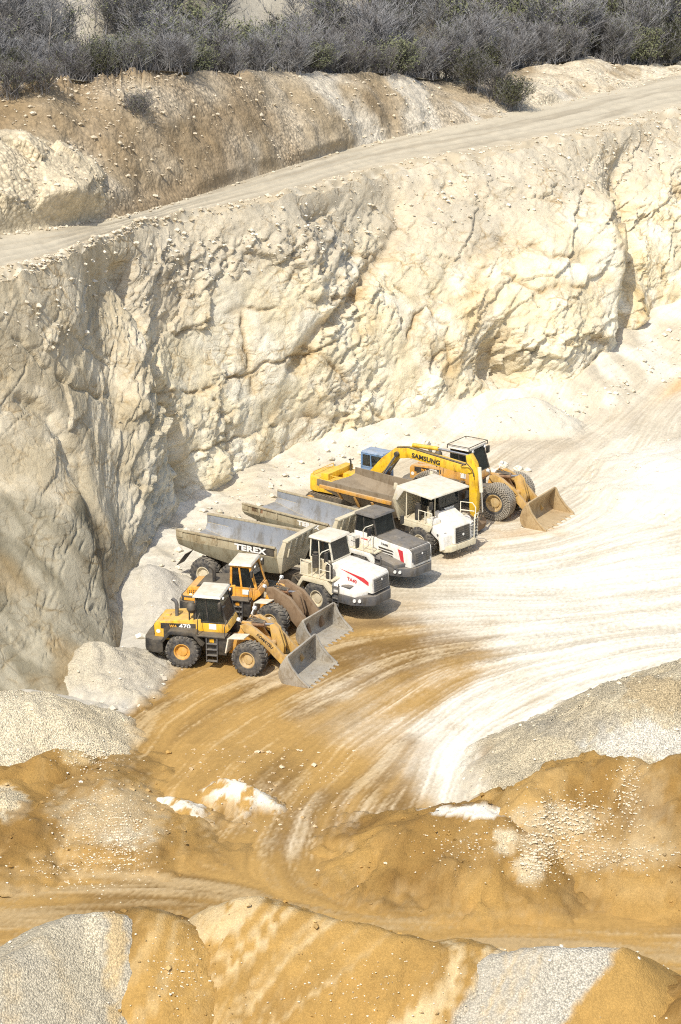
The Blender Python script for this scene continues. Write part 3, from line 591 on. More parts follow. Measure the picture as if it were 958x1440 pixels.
pile('sand_pile', 'brown sand heap filling the bottom right corner', [(900, 1392, 3.5), (935, 1380, 3.6), (1000, 1400, 3.8), (1100, 1420, 3.8)], .62, col_sand(.6, .1), M_pebble, seed=421, lump=.4, gully=.3, top=.8, group=G_P)
# by the walls
pile('gravel_pile', 'pale grey fan of fines behind the nearest loader', [(138, 915, 1.4), (166, 934, 1.0), (200, 952, .5)], .42, col_gravel(np.array([.50, .45, .35]), GV, .4, None, .5), M_pebble, seed=431, lump=.38, gully=.2, top=.5, blend=.6, group=G_P)
pile('gravel_pile', 'grey dust cone between the left rock wall and the parked machines', [(200, 800, 1.5), (218, 828, 1.0)], .42, col_gravel(np.array([.55, .515, .44]), GG, .3, None, .3), M_pebble, seed=441, lump=.3, top=.8, blend=.7, group=G_P)
pile('sand_pile', 'small cream cone of debris under the rock nook behind the farthest loader', [(715, 562, 1.9), (745, 560, 2.0)], .6, col_gravel(np.array([.60, .54, .42]), np.array([.68, .63, .51]), .4, None, .2), M_pebble, seed=451, lump=.2, top=.8, group=G_P)
pile('sand_pile', 'bright white powder mound at the right edge of the yard', [(918, 690, .5), (962, 655, 1.7), (1040, 622, 2.4), (1140, 600, 2.4)], .34, col_gravel(np.array([.70, .665, .575]), np.array([.58, .53, .43]), .5, None, 0.0), M_pebble, seed=461, lump=.25, gully=.05, top=1.6, group=G_P, rmax=8, blend=1.0)
# ================================================================== MACHINE KIT
def paint(name, col, rough=0.45, dust=0.35, dustc=(0.46, 0.38, 0.26), scale=1.6, metal=0.0, chips=None, up=0.55, spec=0.4):
    N = NT(name); n = N.noise(scale, 6, 0.65); n2 = N.noise(scale * 7, 4, 0.7)
    g = N.n("NewGeometry"); sx = N.n("SeparateXYZ"); N.l(g.outputs['Normal'], sx.inputs[0])
    upf = N.math('MULTIPLY', N.math('MAXIMUM', sx.outputs[2], 0.0), up)
    d = N.math('ADD', N.math('SUBTRACT', N.math('MULTIPLY', n, 1.6), 0.62), upf)
    d = N.math('ADD', d, N.math('MULTIPLY', N.math('SUBTRACT', n2, 0.5), 0.5))
    d = N.math('MULTIPLY', d, dust, True); d = N.math('MINIMUM', N.math('MULTIPLY', d, 1.75), 0.94)
    base = col
    if chips is not None:
        r = N.ramp(N.noise(scale * 2.2, 6, 0.75), [(0.0, (0, 0, 0)), (0.56, (0, 0, 0)), (0.64, (1, 1, 1)), (1, (1, 1, 1))])
        base = N.mix(r, col, chips)
    if dust > 0.12 and metal < 0.5:
        gm = N.ramp(N.noise(scale * 1.9, 7, 0.75, N.mapped((1, 1, .4))), [(0, (1, 1, 1)), (0.40, (1, 1, 1)), (0.52, (0, 0, 0)), (1, (0, 0, 0))])
        base = N.mix(gm, base, tuple(max(0.004, q * f) for q, f in zip(col, (0.66, 0.60, 0.52) if min(col) < 0.35 else (0.86, 0.83, 0.77))))
    c = N.mix(d, base, dustc)
    ro = N.math('ADD', N.math('MULTIPLY', d, 0.5), rough, True)
    return N.done(c, ro, metal, N.bump(n2, 0.08, 0.01), spec)
M_yel = paint('loader_yellow', (0.82, 0.46, 0.02), 0.4, 0.32)
M_ora = paint('loader_orange', (0.82, 0.375, 0.03), 0.42, 0.34)
M_yel2 = paint('dusty_yellow', (0.66, 0.33, 0.045), 0.5, 0.5)
M_exy = paint('excavator_yellow', (0.80, 0.50, 0.02), 0.45, 0.22)
M_blk = paint('black_plastic', (0.022, 0.023, 0.026), 0.5, 0.22)
M_gry = paint('graphite_grey', (0.085, 0.09, 0.10), 0.45, 0.22)
M_wht = paint('truck_white', (0.80, 0.785, 0.74), 0.4, 0.22)
M_crm = paint('truck_cream', (0.66, 0.60, 0.44), 0.5, 0.34)
M_rof = paint('cab_roof_white', (0.76, 0.72, 0.62), 0.6, 0.30)
M_mud = paint('mud_caked_steel', (0.20, 0.13, 0.075), 0.7, 0.5, (0.30, 0.22, 0.14))
M_arm = paint('worn_arm_steel', (0.58, 0.36, 0.09), 0.55, 0.65, (0.42, 0.30, 0.17))
M_stl = paint('worn_bucket_steel', (0.42, 0.395, 0.345), 0.38, 0.5, (0.45, 0.40, 0.31), 1.3, 0.35, (0.22, 0.18, 0.13))
M_stl2 = paint('rusty_bucket_steel', (0.40, 0.29, 0.15), 0.5, 0.5, (0.52, 0.40, 0.24), 1.2, 0.15, (0.30, 0.19, 0.09))
M_bedo = paint('bed_outside', (0.42, 0.37, 0.25), 0.55, 0.4, (0.36, 0.28, 0.18), 1.2, 0.0, (0.30, 0.22, 0.13))
M_bedl = paint('bed_belly_shaded', (0.27, 0.25, 0.175), 0.6, 0.3, (0.30, 0.24, 0.16), 1.2, 0.0)  # olive belly, shade of the inward slope under the rim painted in
M_bedi = paint('bed_inside', (0.30, 0.325, 0.365), 0.4, 0.28, (0.42, 0.39, 0.33), 0.7, 0.3, (0.26, 0.26, 0.27))
M_bedb = paint('bed_inside_brown', (0.22, 0.175, 0.12), 0.55, 0.4, (0.33, 0.27, 0.19), 0.8, 0.1)
M_rub = paint('tyre_rubber', (0.050, 0.052, 0.058), 0.8, 0.42, (0.36, 0.315, 0.24), 3.0, up=0.5, spec=0.15)
M_frm = paint('undercarriage', (0.05, 0.047, 0.042), 0.7, 0.55, (0.24, 0.19, 0.13), 2.5)
M_rimy = paint('rim_yellow', (0.66, 0.33, 0.03), 0.5, 0.35)
M_rimc = paint('rim_cream', (0.62, 0.55, 0.40), 0.5, 0.35)
M_rimd = paint('rim_dusty', (0.50, 0.33, 0.11), 0.55, 0.6)
M_blu = paint('cab_blue', (0.10, 0.22, 0.42), 0.45, 0.42, (0.46, 0.46, 0.44))
M_red = paint('stripe_red', (0.55, 0.03, 0.045), 0.4, 0.1)
M_chn = paint('tyre_chain_steel', (0.36, 0.33, 0.28), 0.5, 0.5, (0.48, 0.42, 0.32), 4.0, 0.3)
M_pip = paint('rusty_cylinder', (0.24, 0.12, 0.06), 0.45, 0.3)
M_rod = paint('chrome_rod', (0.6, 0.6, 0.6), 0.25, 0.15, metal=0.9)
M_rail = paint('handrail_cream', (0.72, 0.68, 0.55), 0.5, 0.15)
M_int = paint('cab_interior', (0.03, 0.03, 0.033), 0.6, 0.15)
M_seat = paint('driver_seat', (0.05, 0.05, 0.055), 0.8, 0.1)
M_lamp = paint('lamp_glass', (0.75, 0.75, 0.72), 0.1, 0.1)
M_wtx = paint('lettering_white', (0.80, 0.79, 0.75), 0.5, 0.1)
M_ktx = paint('lettering_black', (0.03, 0.028, 0.025), 0.5, 0.1)
M_ytx = paint('lettering_amber', (0.72, 0.36, 0.05), 0.5, 0.1)
M_rtx = paint('lettering_red', (0.50, 0.04, 0.05), 0.5, 0.1)
N = NT('cab_glass'); N.t.nodes.remove(N.b); tr = N.n("BsdfTransparent"); tr.inputs[0].default_value = (0.46, 0.52, 0.52, 1); gl = N.n("BsdfGlossy"); gl.inputs['Roughness'].default_value = 0.04
df = N.n("BsdfDiffuse"); df.inputs[0].default_value = (0.16, 0.17, 0.16, 1); fr = N.n("Fresnel"); fr.inputs[0].default_value = 1.6
m1 = N.n("MixShader"); m2 = N.n("MixShader"); N.l(fr.outputs[0], m1.inputs[0]); N.l(tr.outputs[0], m1.inputs[1]); N.l(gl.outputs[0], m1.inputs[2])
dn = N.noise(2.0, 4); N.l(N.math('MULTIPLY', dn, 0.22), m2.inputs[0]); N.l(m1.outputs[0], m2.inputs[1]); N.l(df.outputs[0], m2.inputs[2]); N.l(m2.outputs[0], N.out.inputs[0]); M_gls = N.m

class MB:
    def __init__(self, M=None): self.v = []; self.f = []; self.mi = []; self.M = M or Matrix()
    def add(self, vs, fs, mi=0):
        b = len(self.v); self.v += [tuple(self.M @ Vector(p)) for p in vs]; self.f += [[b + i for i in q] for q in fs]; self.mi += [mi] * len(fs); return self
    def hexa(self, b4, t4, mi=0):
        return self.add(list(b4) + list(t4), [[3, 2, 1, 0], [4, 5, 6, 7], [0, 1, 5, 4], [1, 2, 6, 5], [2, 3, 7, 6], [3, 0, 4, 7]], mi)
    def box(self, x0, x1, y0, y1, z0, z1, mi=0):
        return self.hexa([(x0, y0, z0), (x1, y0, z0), (x1, y1, z0), (x0, y1, z0)], [(x0, y0, z1), (x1, y0, z1), (x1, y1, z1), (x0, y1, z1)], mi)
    def prism(self, prof, y0, y1, mi=0):            # outline in x,z pushed along y
        n = len(prof); vs = [(x, y0, z) for x, z in prof] + [(x, y1, z) for x, z in prof]
        fs = [list(range(n)), list(range(2 * n - 1, n - 1, -1))] + [[i, i + n, (i + 1) % n + n, (i + 1) % n] for i in range(n)]
        return self.add(vs, fs, mi)
    def plan(self, prof, z0, z1, mi=0, top=1.0):    # outline in x,y pushed up
        n = len(prof); cx = sum(p[0] for p in prof) / n
        vs = [(x, y, z0) for x, y in prof] + [(cx + (x - cx) * top, y * top, z1) for x, y in prof]
        fs = [list(range(n))[::-1], list(range(n, 2 * n))] + [[i, (i + 1) % n, (i + 1) % n + n, i + n] for i in range(n)]
        return self.add(vs, fs, mi)
    def tube(self, pts, r, seg=8, mi=0, cap=True):
        pts = [Vector(p) for p in pts]; rings = []; vs = []; fs = []
        for i, p in enumerate(pts):
            d = (pts[min(i + 1, len(pts) - 1)] - pts[max(i - 1, 0)]).normalized(); a = d.orthogonal().normalized() if i == 0 else (a - d * a.dot(d)).normalized(); b = d.cross(a)
            rr = r[i] if isinstance(r, (list, tuple)) else r
            for k in range(seg): t = 2 * math.pi * k / seg; vs.append(tuple(p + (a * math.cos(t) + b * math.sin(t)) * rr))
        for i in range(len(pts) - 1):
            for k in range(seg): fs.append([i * seg + k, i * seg + (k + 1) % seg, (i + 1) * seg + (k + 1) % seg, (i + 1) * seg + k])
        if cap: fs.append(list(range(seg))[::-1]); fs.append([(len(pts) - 1) * seg + k for k in range(seg)])
        return self.add(vs, fs, mi)
    def lathe_y(self, prof, seg=36, mi=0):           # outline of (radius, y) turned about the y axis
        vs = []; fs = []; n = len(prof)
        for k in range(seg):
            t = 2 * math.pi * k / seg
            for r, y in prof: vs.append((r * math.cos(t), y, r * math.sin(t)))
        for k in range(seg):
            k2 = (k + 1) % seg
            for i in range(n - 1): fs.append([k * n + i, k * n + i + 1, k2 * n + i + 1, k2 * n + i])
        return self.add(vs, fs, mi)
    def build(self, name, mats, parent=None, bevel=0.0, ang=32, label=None):
        me = bpy.data.meshes.new(name); me.from_pydata(self.v, [], self.f)
        if not isinstance(mats, (list, tuple)): mats = [mats]
        for m in mats: me.materials.append(m)
        me.polygons.foreach_set('material_index', self.mi)
        bm = bmesh.new(); bm.from_mesh(me); bmesh.ops.recalc_face_normals(bm, faces=bm.faces)
        if bevel > 0:
            ed = [e for e in bm.edges if len(e.link_faces) == 2 and e.calc_face_angle(0) > R(28)]
            bmesh.ops.bevel(bm, geom=ed, offset=bevel, segments=2, affect='EDGES', profile=0.6, clamp_overlap=True)
        bm.to_mesh(me); bm.free()
        me.polygons.foreach_set('use_smooth', [True] * len(me.polygons)); me.set_sharp_from_angle(angle=R(ang))
        o = link(name, me, parent)
        if label: o['label'] = label
        return o
def text(word, size, M, mat, parent, name='lettering', ext=0.006, bold=0.0, sx=1.0):
    cu = bpy.data.curves.new('t', 'FONT'); cu.body = word; cu.size = size; cu.extrude = ext; cu.align_x = 'LEFT'; cu.offset = bold; cu.space_character = 1.05
    o = bpy.data.objects.new('t', cu); COL.objects.link(o); dg = bpy.context.evaluated_depsgraph_get(); dg.update()
    me = bpy.data.meshes.new_from_object(o.evaluated_get(dg)); COL.objects.unlink(o); bpy.data.objects.remove(o); bpy.data.curves.remove(cu)
    me.transform(M @ Matrix.Diagonal((sx, 1, 1, 1))); me.name = name; me.materials.clear(); me.materials.append(mat); return link(name, me, parent)
def side_M(x, y, z, tilt=0.0, lean=0.0):      # lettering on a machine's right-hand side, reading towards its nose; tilt turns it in the panel
    return Matrix.Translation((x, y, z)) @ Matrix.Rotation(R(90) - lean, 4, 'X') @ Matrix.Rotation(tilt, 4, 'Z')
def wheel(parent, x, y, Rr, W, rim_r, rimm, outer, lugs=22, chain=False, M=None, yaw=0.0, zs=1.0):
    """outer = -1 when the dish faces -y"""
    rim = MB(); h = W / 2; s = outer
    rim.lathe_y([(rim_r, -h * .9), (rim_r, h * .9 * 0.2)] if False else [(rim_r * 1.04, s * h * .93), (rim_r * .99, s * h * .97), (rim_r * .90, s * h * .93), (rim_r * .84, s * h * .62), (rim_r * .62, s * h * .50), (rim_r * .56, s * h * .66), (rim_r * .30, s * h * .70), (0.0, s * h * .72)], 28)
    rim.lathe_y([(rim_r * 1.02, s * h * .93), (rim_r * 1.02, -s * h * .9), (0.0, -s * h * .75)], 28)
    for k in range(10):
        t = 2 * math.pi * k / 10; q = rim_r * .73; rim.tube([(q * math.cos(t), s * h * .50, q * math.sin(t)), (q * math.cos(t), s * h * .62, q * math.sin(t))], rim_r * .045, 6)
    w = rim.build('wheel', rimm, parent); p = Vector((x, y, Rr))
    if M is not None: p = M @ p
    p.z /= zs; w.location = p; w.rotation_euler = (0, 0, yaw); w.scale = (1, 1, 1 / zs)
    t = MB(); q = Rr - 0.045
    pr = [(rim_r * 1.0, h * .90), (rim_r * 1.07, h * .98), (rim_r + (q - rim_r) * .45, h * 1.0), (q * .93, h * .96), (q * .985, h * .84), (q, h * .6), (q * 1.003, 0)]
    pr = [(r, -yy) for r, yy in pr] + [(r, yy) for r, yy in pr[:-1]][::-1]
    t.lathe_y(pr, 44)
    def P(a, yy, r): return (r * math.cos(a), yy, r * math.sin(a))
    if not chain:
        for k in range(lugs):
            for sd in (1, -1):
                a = 2 * math.pi * (k + (0.5 if sd > 0 else 0)) / lugs; da = 2 * math.pi / lugs * .30; sk = 2 * math.pi / lugs * .45
                b4 = [P(a - da, sd * .02 * W, q - .01), P(a + da, sd * .02 * W, q - .01), P(a + da + sk, sd * .46 * W, q - .03), P(a - da + sk, sd * .46 * W, q - .03)]
                t4 = [P(a - da * .8, sd * .03 * W, Rr), P(a + da * .8, sd * .03 * W, Rr), P(a + da * .8 + sk, sd * .47 * W, Rr - .02), P(a - da * .8 + sk, sd * .47 * W, Rr - .02)]
                t.hexa(b4, t4)
                c4 = [P(a - da + sk, sd * .47 * W, q - .03), P(a + da + sk, sd * .47 * W, q - .03), P(a + da + sk, sd * .495 * W, q * .90), P(a - da + sk, sd * .495 * W, q * .90)]
                d4 = [P(a - da * .8 + sk, sd * .50 * W, Rr - .03), P(a + da * .8 + sk, sd * .50 * W, Rr - .03), P(a + da * .8 + sk, sd * .512 * W, q * .91), P(a - da * .8 + sk, sd * .512 * W, q * .91)]
                t.hexa(c4, d4)
    ty = t.build('tyre', M_rub, w, 0, 38)
    if chain:
        c = MB(); nl = 44
        for row in range(7):
            yy = (row - 3) / 3 * h * .86
            for k in range(nl):
                a = 2 * math.pi * (k + .5 * (row % 2)) / nl; da = 2 * math.pi / nl * .36; e = h * .115
                rr = q * (1.0 if abs(row - 3) < 3 else .985)
                c.hexa([P(a - da, yy - e, rr - .01), P(a + da, yy - e, rr - .01), P(a + da, yy + e, rr - .01), P(a - da, yy + e, rr - .01)], [P(a - da, yy - e, rr + .05), P(a + da, yy - e, rr + .05), P(a + da, yy + e, rr + .05), P(a - da, yy + e, rr + .05)])
        for sd in (1, -1):
            for row, (rf, n2) in enumerate(((.94, 40), (.86, 40), (.775, 34), (.69, 30))):
                for k in range(n2):
                    a = 2 * math.pi * (k + .5 * (row % 2)) / n2; da = 2 * math.pi / n2 * .33; r0, r1 = q * (rf - .032), q * (rf + .03); y0 = sd * h * .97; y1 = sd * (h + .045)
                    c.hexa([P(a - da, y0, r0), P(a + da, y0, r0), P(a + da, y0, r1), P(a - da, y0, r1)], [P(a - da, y1, r0), P(a + da, y1, r0), P(a + da, y1, r1), P(a - da, y1, r1)])
        c.build('tyre_chain', M_chn, w)
    return w
def cab_glasshouse(cab, b, t, zb, zt, pil, matp, roof=None, roofm=None, roofin=0.12, rooft=0.13, door=None, M=None, rails=False, mids=True):
    """b, t = (x0, x1, y0, y1) of the cab at the sill and under the roof"""
    B = [(b[0], b[2], zb), (b[1], b[2], zb), (b[1], b[3], zb), (b[0], b[3], zb)]; T = [(t[0], t[2], zt), (t[1], t[2], zt), (t[1], t[3], zt), (t[0], t[3], zt)]
    f = MB(M)
    def bar(p, q, r): f.tube([p, q], r, 4)
    for p, q in zip(B, T): bar(p, q, pil)
    for i in range(4): bar(B[i], B[(i + 1) % 4], pil * .8); bar(T[i], T[(i + 1) % 4], pil)
    if mids:
        for i, k in ((0, .42), (2, .58)):
            p = Vector(B[i]).lerp(Vector(B[i + 1 if i < 3 else 0]), k); q = Vector(T[i]).lerp(Vector(T[i + 1 if i < 3 else 0]), k); bar(p, q, pil * .8)
    f.build('window_frame', matp, cab, 0.0)
    for i in range(4):
        p0, p1, p2, p3 = Vector(B[i]), Vector(B[(i + 1) % 4]), Vector(T[(i + 1) % 4]), Vector(T[i])
        ins = ((p0 + p1 + p2 + p3) / 4); n = (p1 - p0).cross(p3 - p0).normalized() * 0.012
        g = MB(M); g.hexa([p0 - n, p1 - n, p2 - n, p3 - n], [p0 + n, p1 + n, p2 + n, p3 + n]); g.build('window', M_gls, cab)
    if roof is not None:
        r = MB(M); x0, x1, y0, y1 = roof; z = zt + pil * .7
        r.hexa([(x0, y0, z), (x1, y0, z), (x1, y1, z), (x0, y1, z)], [(x0 + .06, y0 + .06, z + rooft), (x1 - .06, y0 + .06, z + rooft), (x1 - .06, y1 - .06, z + rooft), (x0 + .06, y1 - .06, z + rooft)], 0)
        r.build('roof', roofm, cab, 0.03)
        if rails:
            q = MB(M); e = z + rooft + .09
            q.tube([(x0, y0, e), (x1, y0, e), (x1, y1, e), (x0, y1, e), (x0, y0, e)], .025, 6)
            for cx in (x0, x1):
                for cy in (y0, y1): q.tube([(cx, cy, z), (cx, cy, e)], .025, 6)
            q.build('roof_rail', M_blk, cab)
    s = MB(M); cx, cy = (b[0] * .6 + b[1] * .4), (b[2] + b[3]) / 2
    s.box(cx - .28, cx + .25, cy - .27, cy + .27, zb - .25, zb + .08); s.hexa([(cx - .35, cy - .27, zb), (cx - .2, cy - .27, zb), (cx - .2, cy + .27, zb), (cx - .35, cy + .27, zb)], [(cx - .45, cy - .24, zb + .75), (cx - .32, cy - .24, zb + .75), (cx - .32, cy + .24, zb + .75), (cx - .45, cy + .24, zb + .75)])
    s.build('seat', M_seat, cab, .03)
    k = MB(M); dx = b[1] - .38; k.box(dx, dx + .28, cy - .35, cy + .35, zb - .35, zb + .18); k.tube([(dx - .02, cy, zb + .1), (dx - .2, cy, zb + .35)], .03, 6)
    k.lathe_y([(0.0, 0)], 3) if False else None
    rg = [(dx - .22 + .05 * math.cos(a), cy + .2 * math.sin(a), zb + .36 + .19 * math.cos(a)) for a in [i * math.pi / 8 for i in range(17)]]; k.tube(rg, .018, 5)
    k.build('dashboard', M_int, cab, .02)
def mirror(parent, p, q, w=.11, h=.2, M=None, mat=None):
    m = MB(M); m.tube([p, q], .018, 6); x, y, z = q; m.box(x - .05, x + .05, y - w, y + w, z - h, z + h); return m.build('mirror', mat or M_blk, parent, .02)
def place(root, px, py, lx, ly, th, k=1.0, zs=1.0):
    g = at_z(px, py, 0.0); c, s = math.cos(-th), math.sin(-th)
    root.location = (g[0] - k * (c * lx - s * ly), g[1] - k * (s * lx + c * ly), -0.03); root.rotation_euler = (0, 0, -th); root.scale = (k, k, k * zs)
# ------------------------------------------------------------------ wheel loaders
def loader(name, label, px, py, th, k, zs, WB, yaw, paintm, armm, bucketm, rimm, fend, style, CO=0.0):
    root = empty(name); tag(root, label, 'wheel loader', 'machines parked in a row on the quarry floor')
    place(root, px, py, 0, 0, th, k, zs)      # moved again below so that the near front tyre stands on its mark
    RR, W, TR = {'plain': .80, 'orange': .87, 'chained': .96}[style], (.63 if style != 'chained' else .72), 1.13
    MF = Matrix.Translation((WB / 2, 0, 0)) @ Matrix.Rotation(-yaw, 4, 'Z') @ Matrix.Translation((-WB / 2, 0, 0))
    mark = MF @ Vector((WB, -TR - W * .45, 0)); place(root, px, py, mark.x, mark.y, th, k, zs)
    volvo, big = style == 'orange', style == 'chained'; co = CO; MC = Matrix.Translation((CO, 0, 0))
    # rear frame
    f = MB(); f.box(-1.5, WB / 2 + .15, -.48, .48, .62, 1.3); f.box(-.2, .2, -.8, .8, .7, 1.05); f.tube([(WB / 2, 0, .55), (WB / 2, 0, 1.45)], .2, 12); f.build('rear_frame', M_frm, root, .03)
    # engine hood
    zt0, zt1 = (2.12, 2.42)
    h = MB(); h.prism([(-1.45, 1.18), (-1.48, 1.95), (-1.36, zt0), (.75 + co, zt1), (.75 + co, 1.18)], -.82, .82); hood = h.build('engine_hood', paintm, root, .07)
    g = MB(); g.box(-1.53, -1.455, -.68, .68, 1.28, 1.92); g.build('rear_grille', M_blk, hood, .02)
    g = MB()
    if volvo: g.prism([(-1.0, 2.14), (-.8, 2.32), (.9, 2.5), (.9, 2.38)], -.84, .84); g.build('hood_cover', M_blk, hood, .05)
    v_ = MB()
    if volvo:
        v_.prism([(-1.40, 1.40), (-1.40, 1.93), (-.74, 2.0), (-.74, 1.52)], -.826, -.815)
        for i in range(6):
            for j in range(5): v_.box(-1.36 + i * .1, -1.30 + i * .1, -.832, -.822, 1.44 + j * .095 + .012 * i, 1.50 + j * .095 + .012 * i, 1)
    else:
        v_.box(-1.02, -.62, -.83, -.815, 1.3, 1.8)
        for i in range(5): v_.box(-1.0 + i * .08, -.96 + i * .08, -.838, -.826, 1.32, 1.78)
    v_.build('side_vent', [M_ora, M_blk] if volvo else M_blk, hood)
    dcl = MB(); dcl.tube([(-1.27, -.815, 1.62), (-1.27, -.835, 1.62)], .1, 16); dcl.build('round_decal', M_wtx, hood)
    if not volvo:
        b = MB(); b.hexa([(-1.15, -.836, 1.78), (.5, -.836, 1.86), (.5, -.815, 1.86), (-1.15, -.815, 1.78)], [(-1.15, -.836, 2.06), (.5, -.836, 2.14), (.5, -.815, 2.14), (-1.15, -.815, 2.06)]); b.build('name_band', M_blk, hood)
        text('WA', .20, side_M(-.72, -.846, 1.87, .04), M_ytx, hood, bold=.006); text('470', .30, side_M(-.27, -.846, 1.87, .04), M_wtx, hood, bold=.012, sx=1.15)
    else: text('VOLVO', .27, side_M(-.72, -.834, 1.90, .09), M_ktx, hood, bold=.01, sx=1.35)
    # counterweight
    cw = MB(); cw.plan([(-.95, -1.2), (-1.4, -1.28), (-1.78, -1.12), (-1.93, -.75), (-1.97, 0), (-1.93, .75), (-1.78, 1.12), (-1.4, 1.28), (-.95, 1.2)], .66, 1.34, 0, .97)
    if volvo: cw.plan([(-.9, -1.05), (-1.65, -1.05), (-1.8, -.8), (-1.8, .8), (-1.65, 1.05), (-.9, 1.05)], 1.3, 1.62, 1)
    cw.build('counterweight', [M_blk if not big else M_gry, paintm], root, .08)
    # exhaust and pre-cleaner
    if volvo: e = MB(); e.tube([(-.1, -.45, 2.4), (-.1, -.45, 3.0), (-.16, -.45, 3.14), (-.3, -.45, 3.26), (-.38, -.45, 3.28)], .10, 12); e.build('exhaust_pipe', M_blk, root)
    else:
        e = MB(); e.tube([(-.55, -.2, 2.2), (-.55, -.2, 2.85), (-.6, -.2, 3.0), (-.78, -.2, 3.12)], .085, 12); e.build('exhaust_pipe', M_gry, root)
        pc = MB(); pc.tube([(.2, -.78, 1.95), (.2, -.78, 2.9)], .035, 8); pc.tube([(.42, -.78, 1.95), (.42, -.78, 2.9)], .035, 8); pc.tube([(.3, -.78, 2.72), (.3, -.78, 2.86), (.3, -.78, 2.9), (.3, -.78, 3.12), (.3, -.78, 3.16), (.3, -.78, 3.26)], [.13, .19, .22, .2, .17, .12], 16); pc.build('air_precleaner', M_blk, root)
        dk = MB(); dk.box(-1.15, -.65, -.5, .5, 2.16, 2.23); dk.box(-1.05, -.85, -.25, -.05, 2.2, 2.3); dk.build('hood_hatch', paintm, hood, .02)
    # fenders
    for sd in (-1, 1):
        fm = MB(); y0, y1 = sd * .84, sd * 1.42
        st = [(-1.02, 1.32), (-.66, 1.86), (-.5, 1.92), (.48, 1.92), (.62, 1.86), (1.0, 1.30)]
        pr = st + [(x * .95, z - .07) for x, z in st[::-1]]
        fm.prism(pr, min(y0, y1), max(y0, y1)); fm.prism([(-1.02, 1.32), (-.66, 1.86), (-.5, 1.92), (.48, 1.92), (.62, 1.86), (1.0, 1.30), (.86, 1.28), (.52, 1.74), (-.55, 1.74), (-.88, 1.30)], min(sd * 1.36, sd * 1.43), max(sd * 1.36, sd * 1.43))
        fm.build('rear_fender', fend, root, .02)
    # platform, tank, ladder
    for sd in (-1, 1):
        pl = MB(); a, b_ = sorted((sd * .74, sd * 1.36)); pl.box(.66, 2.0, a, b_, 1.70, 1.78)
        tx0, tx1 = (1.08, 2.05); c0, c1 = sorted((sd * .6, sd * 1.22)); pl.box(tx0, tx1, c0, c1, .78, 1.66); pl.build('platform', M_blk, root, .03)
        ld = MB(); yy = sd * 1.30; yi = sd * 1.24
        for xx in (1.12, 1.62): ld.tube([(xx, yy, .42), (xx, yy, 1.7)], .03, 6)
        for zz in (.45, .75, 1.05, 1.35): ld.box(1.12, 1.62, min(yy, yi) - .06, max(yy, yi) + .06, zz, zz + .04)
        ld.build('ladder', M_gry, root, .008)
        lb = MB(); a, b_ = sorted((sd * 1.22, sd * 1.235)); lb.box(1.25, 1.45, a, b_, 1.42, 1.6); lb.build('warning_plate', paintm, root)
        for hx, h1, h2 in ((.72, 2.6, 2.75), (1.98, 2.3, 2.5)): hr = MB(); hr.tube([(hx, sd * 1.3, 1.78), (hx, sd * 1.3, h1), (hx, sd * .9, h2)], .022, 6); hr.build('handrail', M_blk if not big else M_yel2, root)
    # cab
    cb = MB(MC); cb.prism([(.46, 1.55), (.46, 2.26), (1.98, 2.26), (2.1, 1.95), (1.7, 1.55)], -.78, .78); cab = cb.build('cab', paintm, root, .04)
    if volvo: cab_glasshouse(cab, (.5, 1.85, -.74, .74), (.52, 1.5, -.7, .7), 2.27, 3.5, .085, paintm, (.40, 1.62, -.86, .86), M_rof, rooft=.14, M=MC)
    else: cab_glasshouse(cab, (.48, 1.92, -.76, .76), (.5, 1.56, -.72, .72), 2.26, 3.52, .055, M_blk, (.38, 1.70, -.92, .92), M_rof, rails=big, M=MC)
    lo = MB(MC); lo.box(.9, 1.75, -.80, -.783, 1.62, 2.22); lo.build('door', paintm, cab, .015)
    st = MB(MC); st.box(1.12, 1.46, -.815, -.802, 1.92, 2.2); st.build('sticker', M_wtx, cab)
    mirror(cab, (1.6, -.72, 3.4), (1.68, -1.02, 3.22), M=MC); mirror(cab, (1.6, .72, 3.4), (1.68, 1.02, 3.22), M=MC)
    for yy in (-.6, .6): l = MB(MC); l.tube([(1.72, yy, 3.5), (1.78, yy, 3.49)], .08, 10); l.build('work_light', M_lamp, cab)
    # front frame
    ff = MB(MF)
    for sd in (-1, 1): a, b_ = sorted((sd * .34, sd * .46)); ff.prism([(WB / 2 + .1, .62), (WB / 2 + .1, 1.3), (WB - .95, 1.55), (WB - .72, 2.42), (WB - .3, 2.42), (WB - .05, 1.9), (WB + .45, 1.15), (WB + .45, .62)], a, b_)
    ff.box(WB / 2 + .1, WB + .42, -.36, .36, .62, 1.18); ff.box(WB - .2, WB + .2, -.8, .8, .7, 1.05); ff.tube([(WB - .5, -.46, 2.2), (WB - .5, .46, 2.2)], .13, 12); ff.build('front_frame', M_yel2 if not volvo else M_ora, root, .03)
    for sd in (-1, 1):
        q = MB(MF); a, b_ = sorted((sd * .78, sd * 1.42)); q.hexa([(WB - .95, a, 1.80), (WB - .15, a, 1.92), (WB - .15, b_, 1.92), (WB - .95, b_, 1.80)], [(WB - .95, a, 1.86), (WB - .15, a, 1.98), (WB - .15, b_, 1.98), (WB - .95, b_, 1.86)])
        q.hexa([(WB - 1.12, a, 1.05), (WB - 1.05, a, 1.03), (WB - 1.05, b_, 1.03), (WB - 1.12, b_, 1.05)], [(WB - .97, a, 1.84), (WB - .9, a, 1.84), (WB - .9, b_, 1.84), (WB - .97, b_, 1.84)])
        q.build('front_fender', M_rof if not big else M_gry, root, .015)
        hl = MB(MF); hl.tube([(WB - .75, sd * .55, 2.4), (WB - .72, sd * .78, 2.62)], .025, 6); hl.tube([(WB - .76, sd * .8, 2.64), (WB - .62, sd * .8, 2.63)], .1, 12); hl.build('headlight', M_lamp, root)
    # arms
    A = MB(MF); X = WB
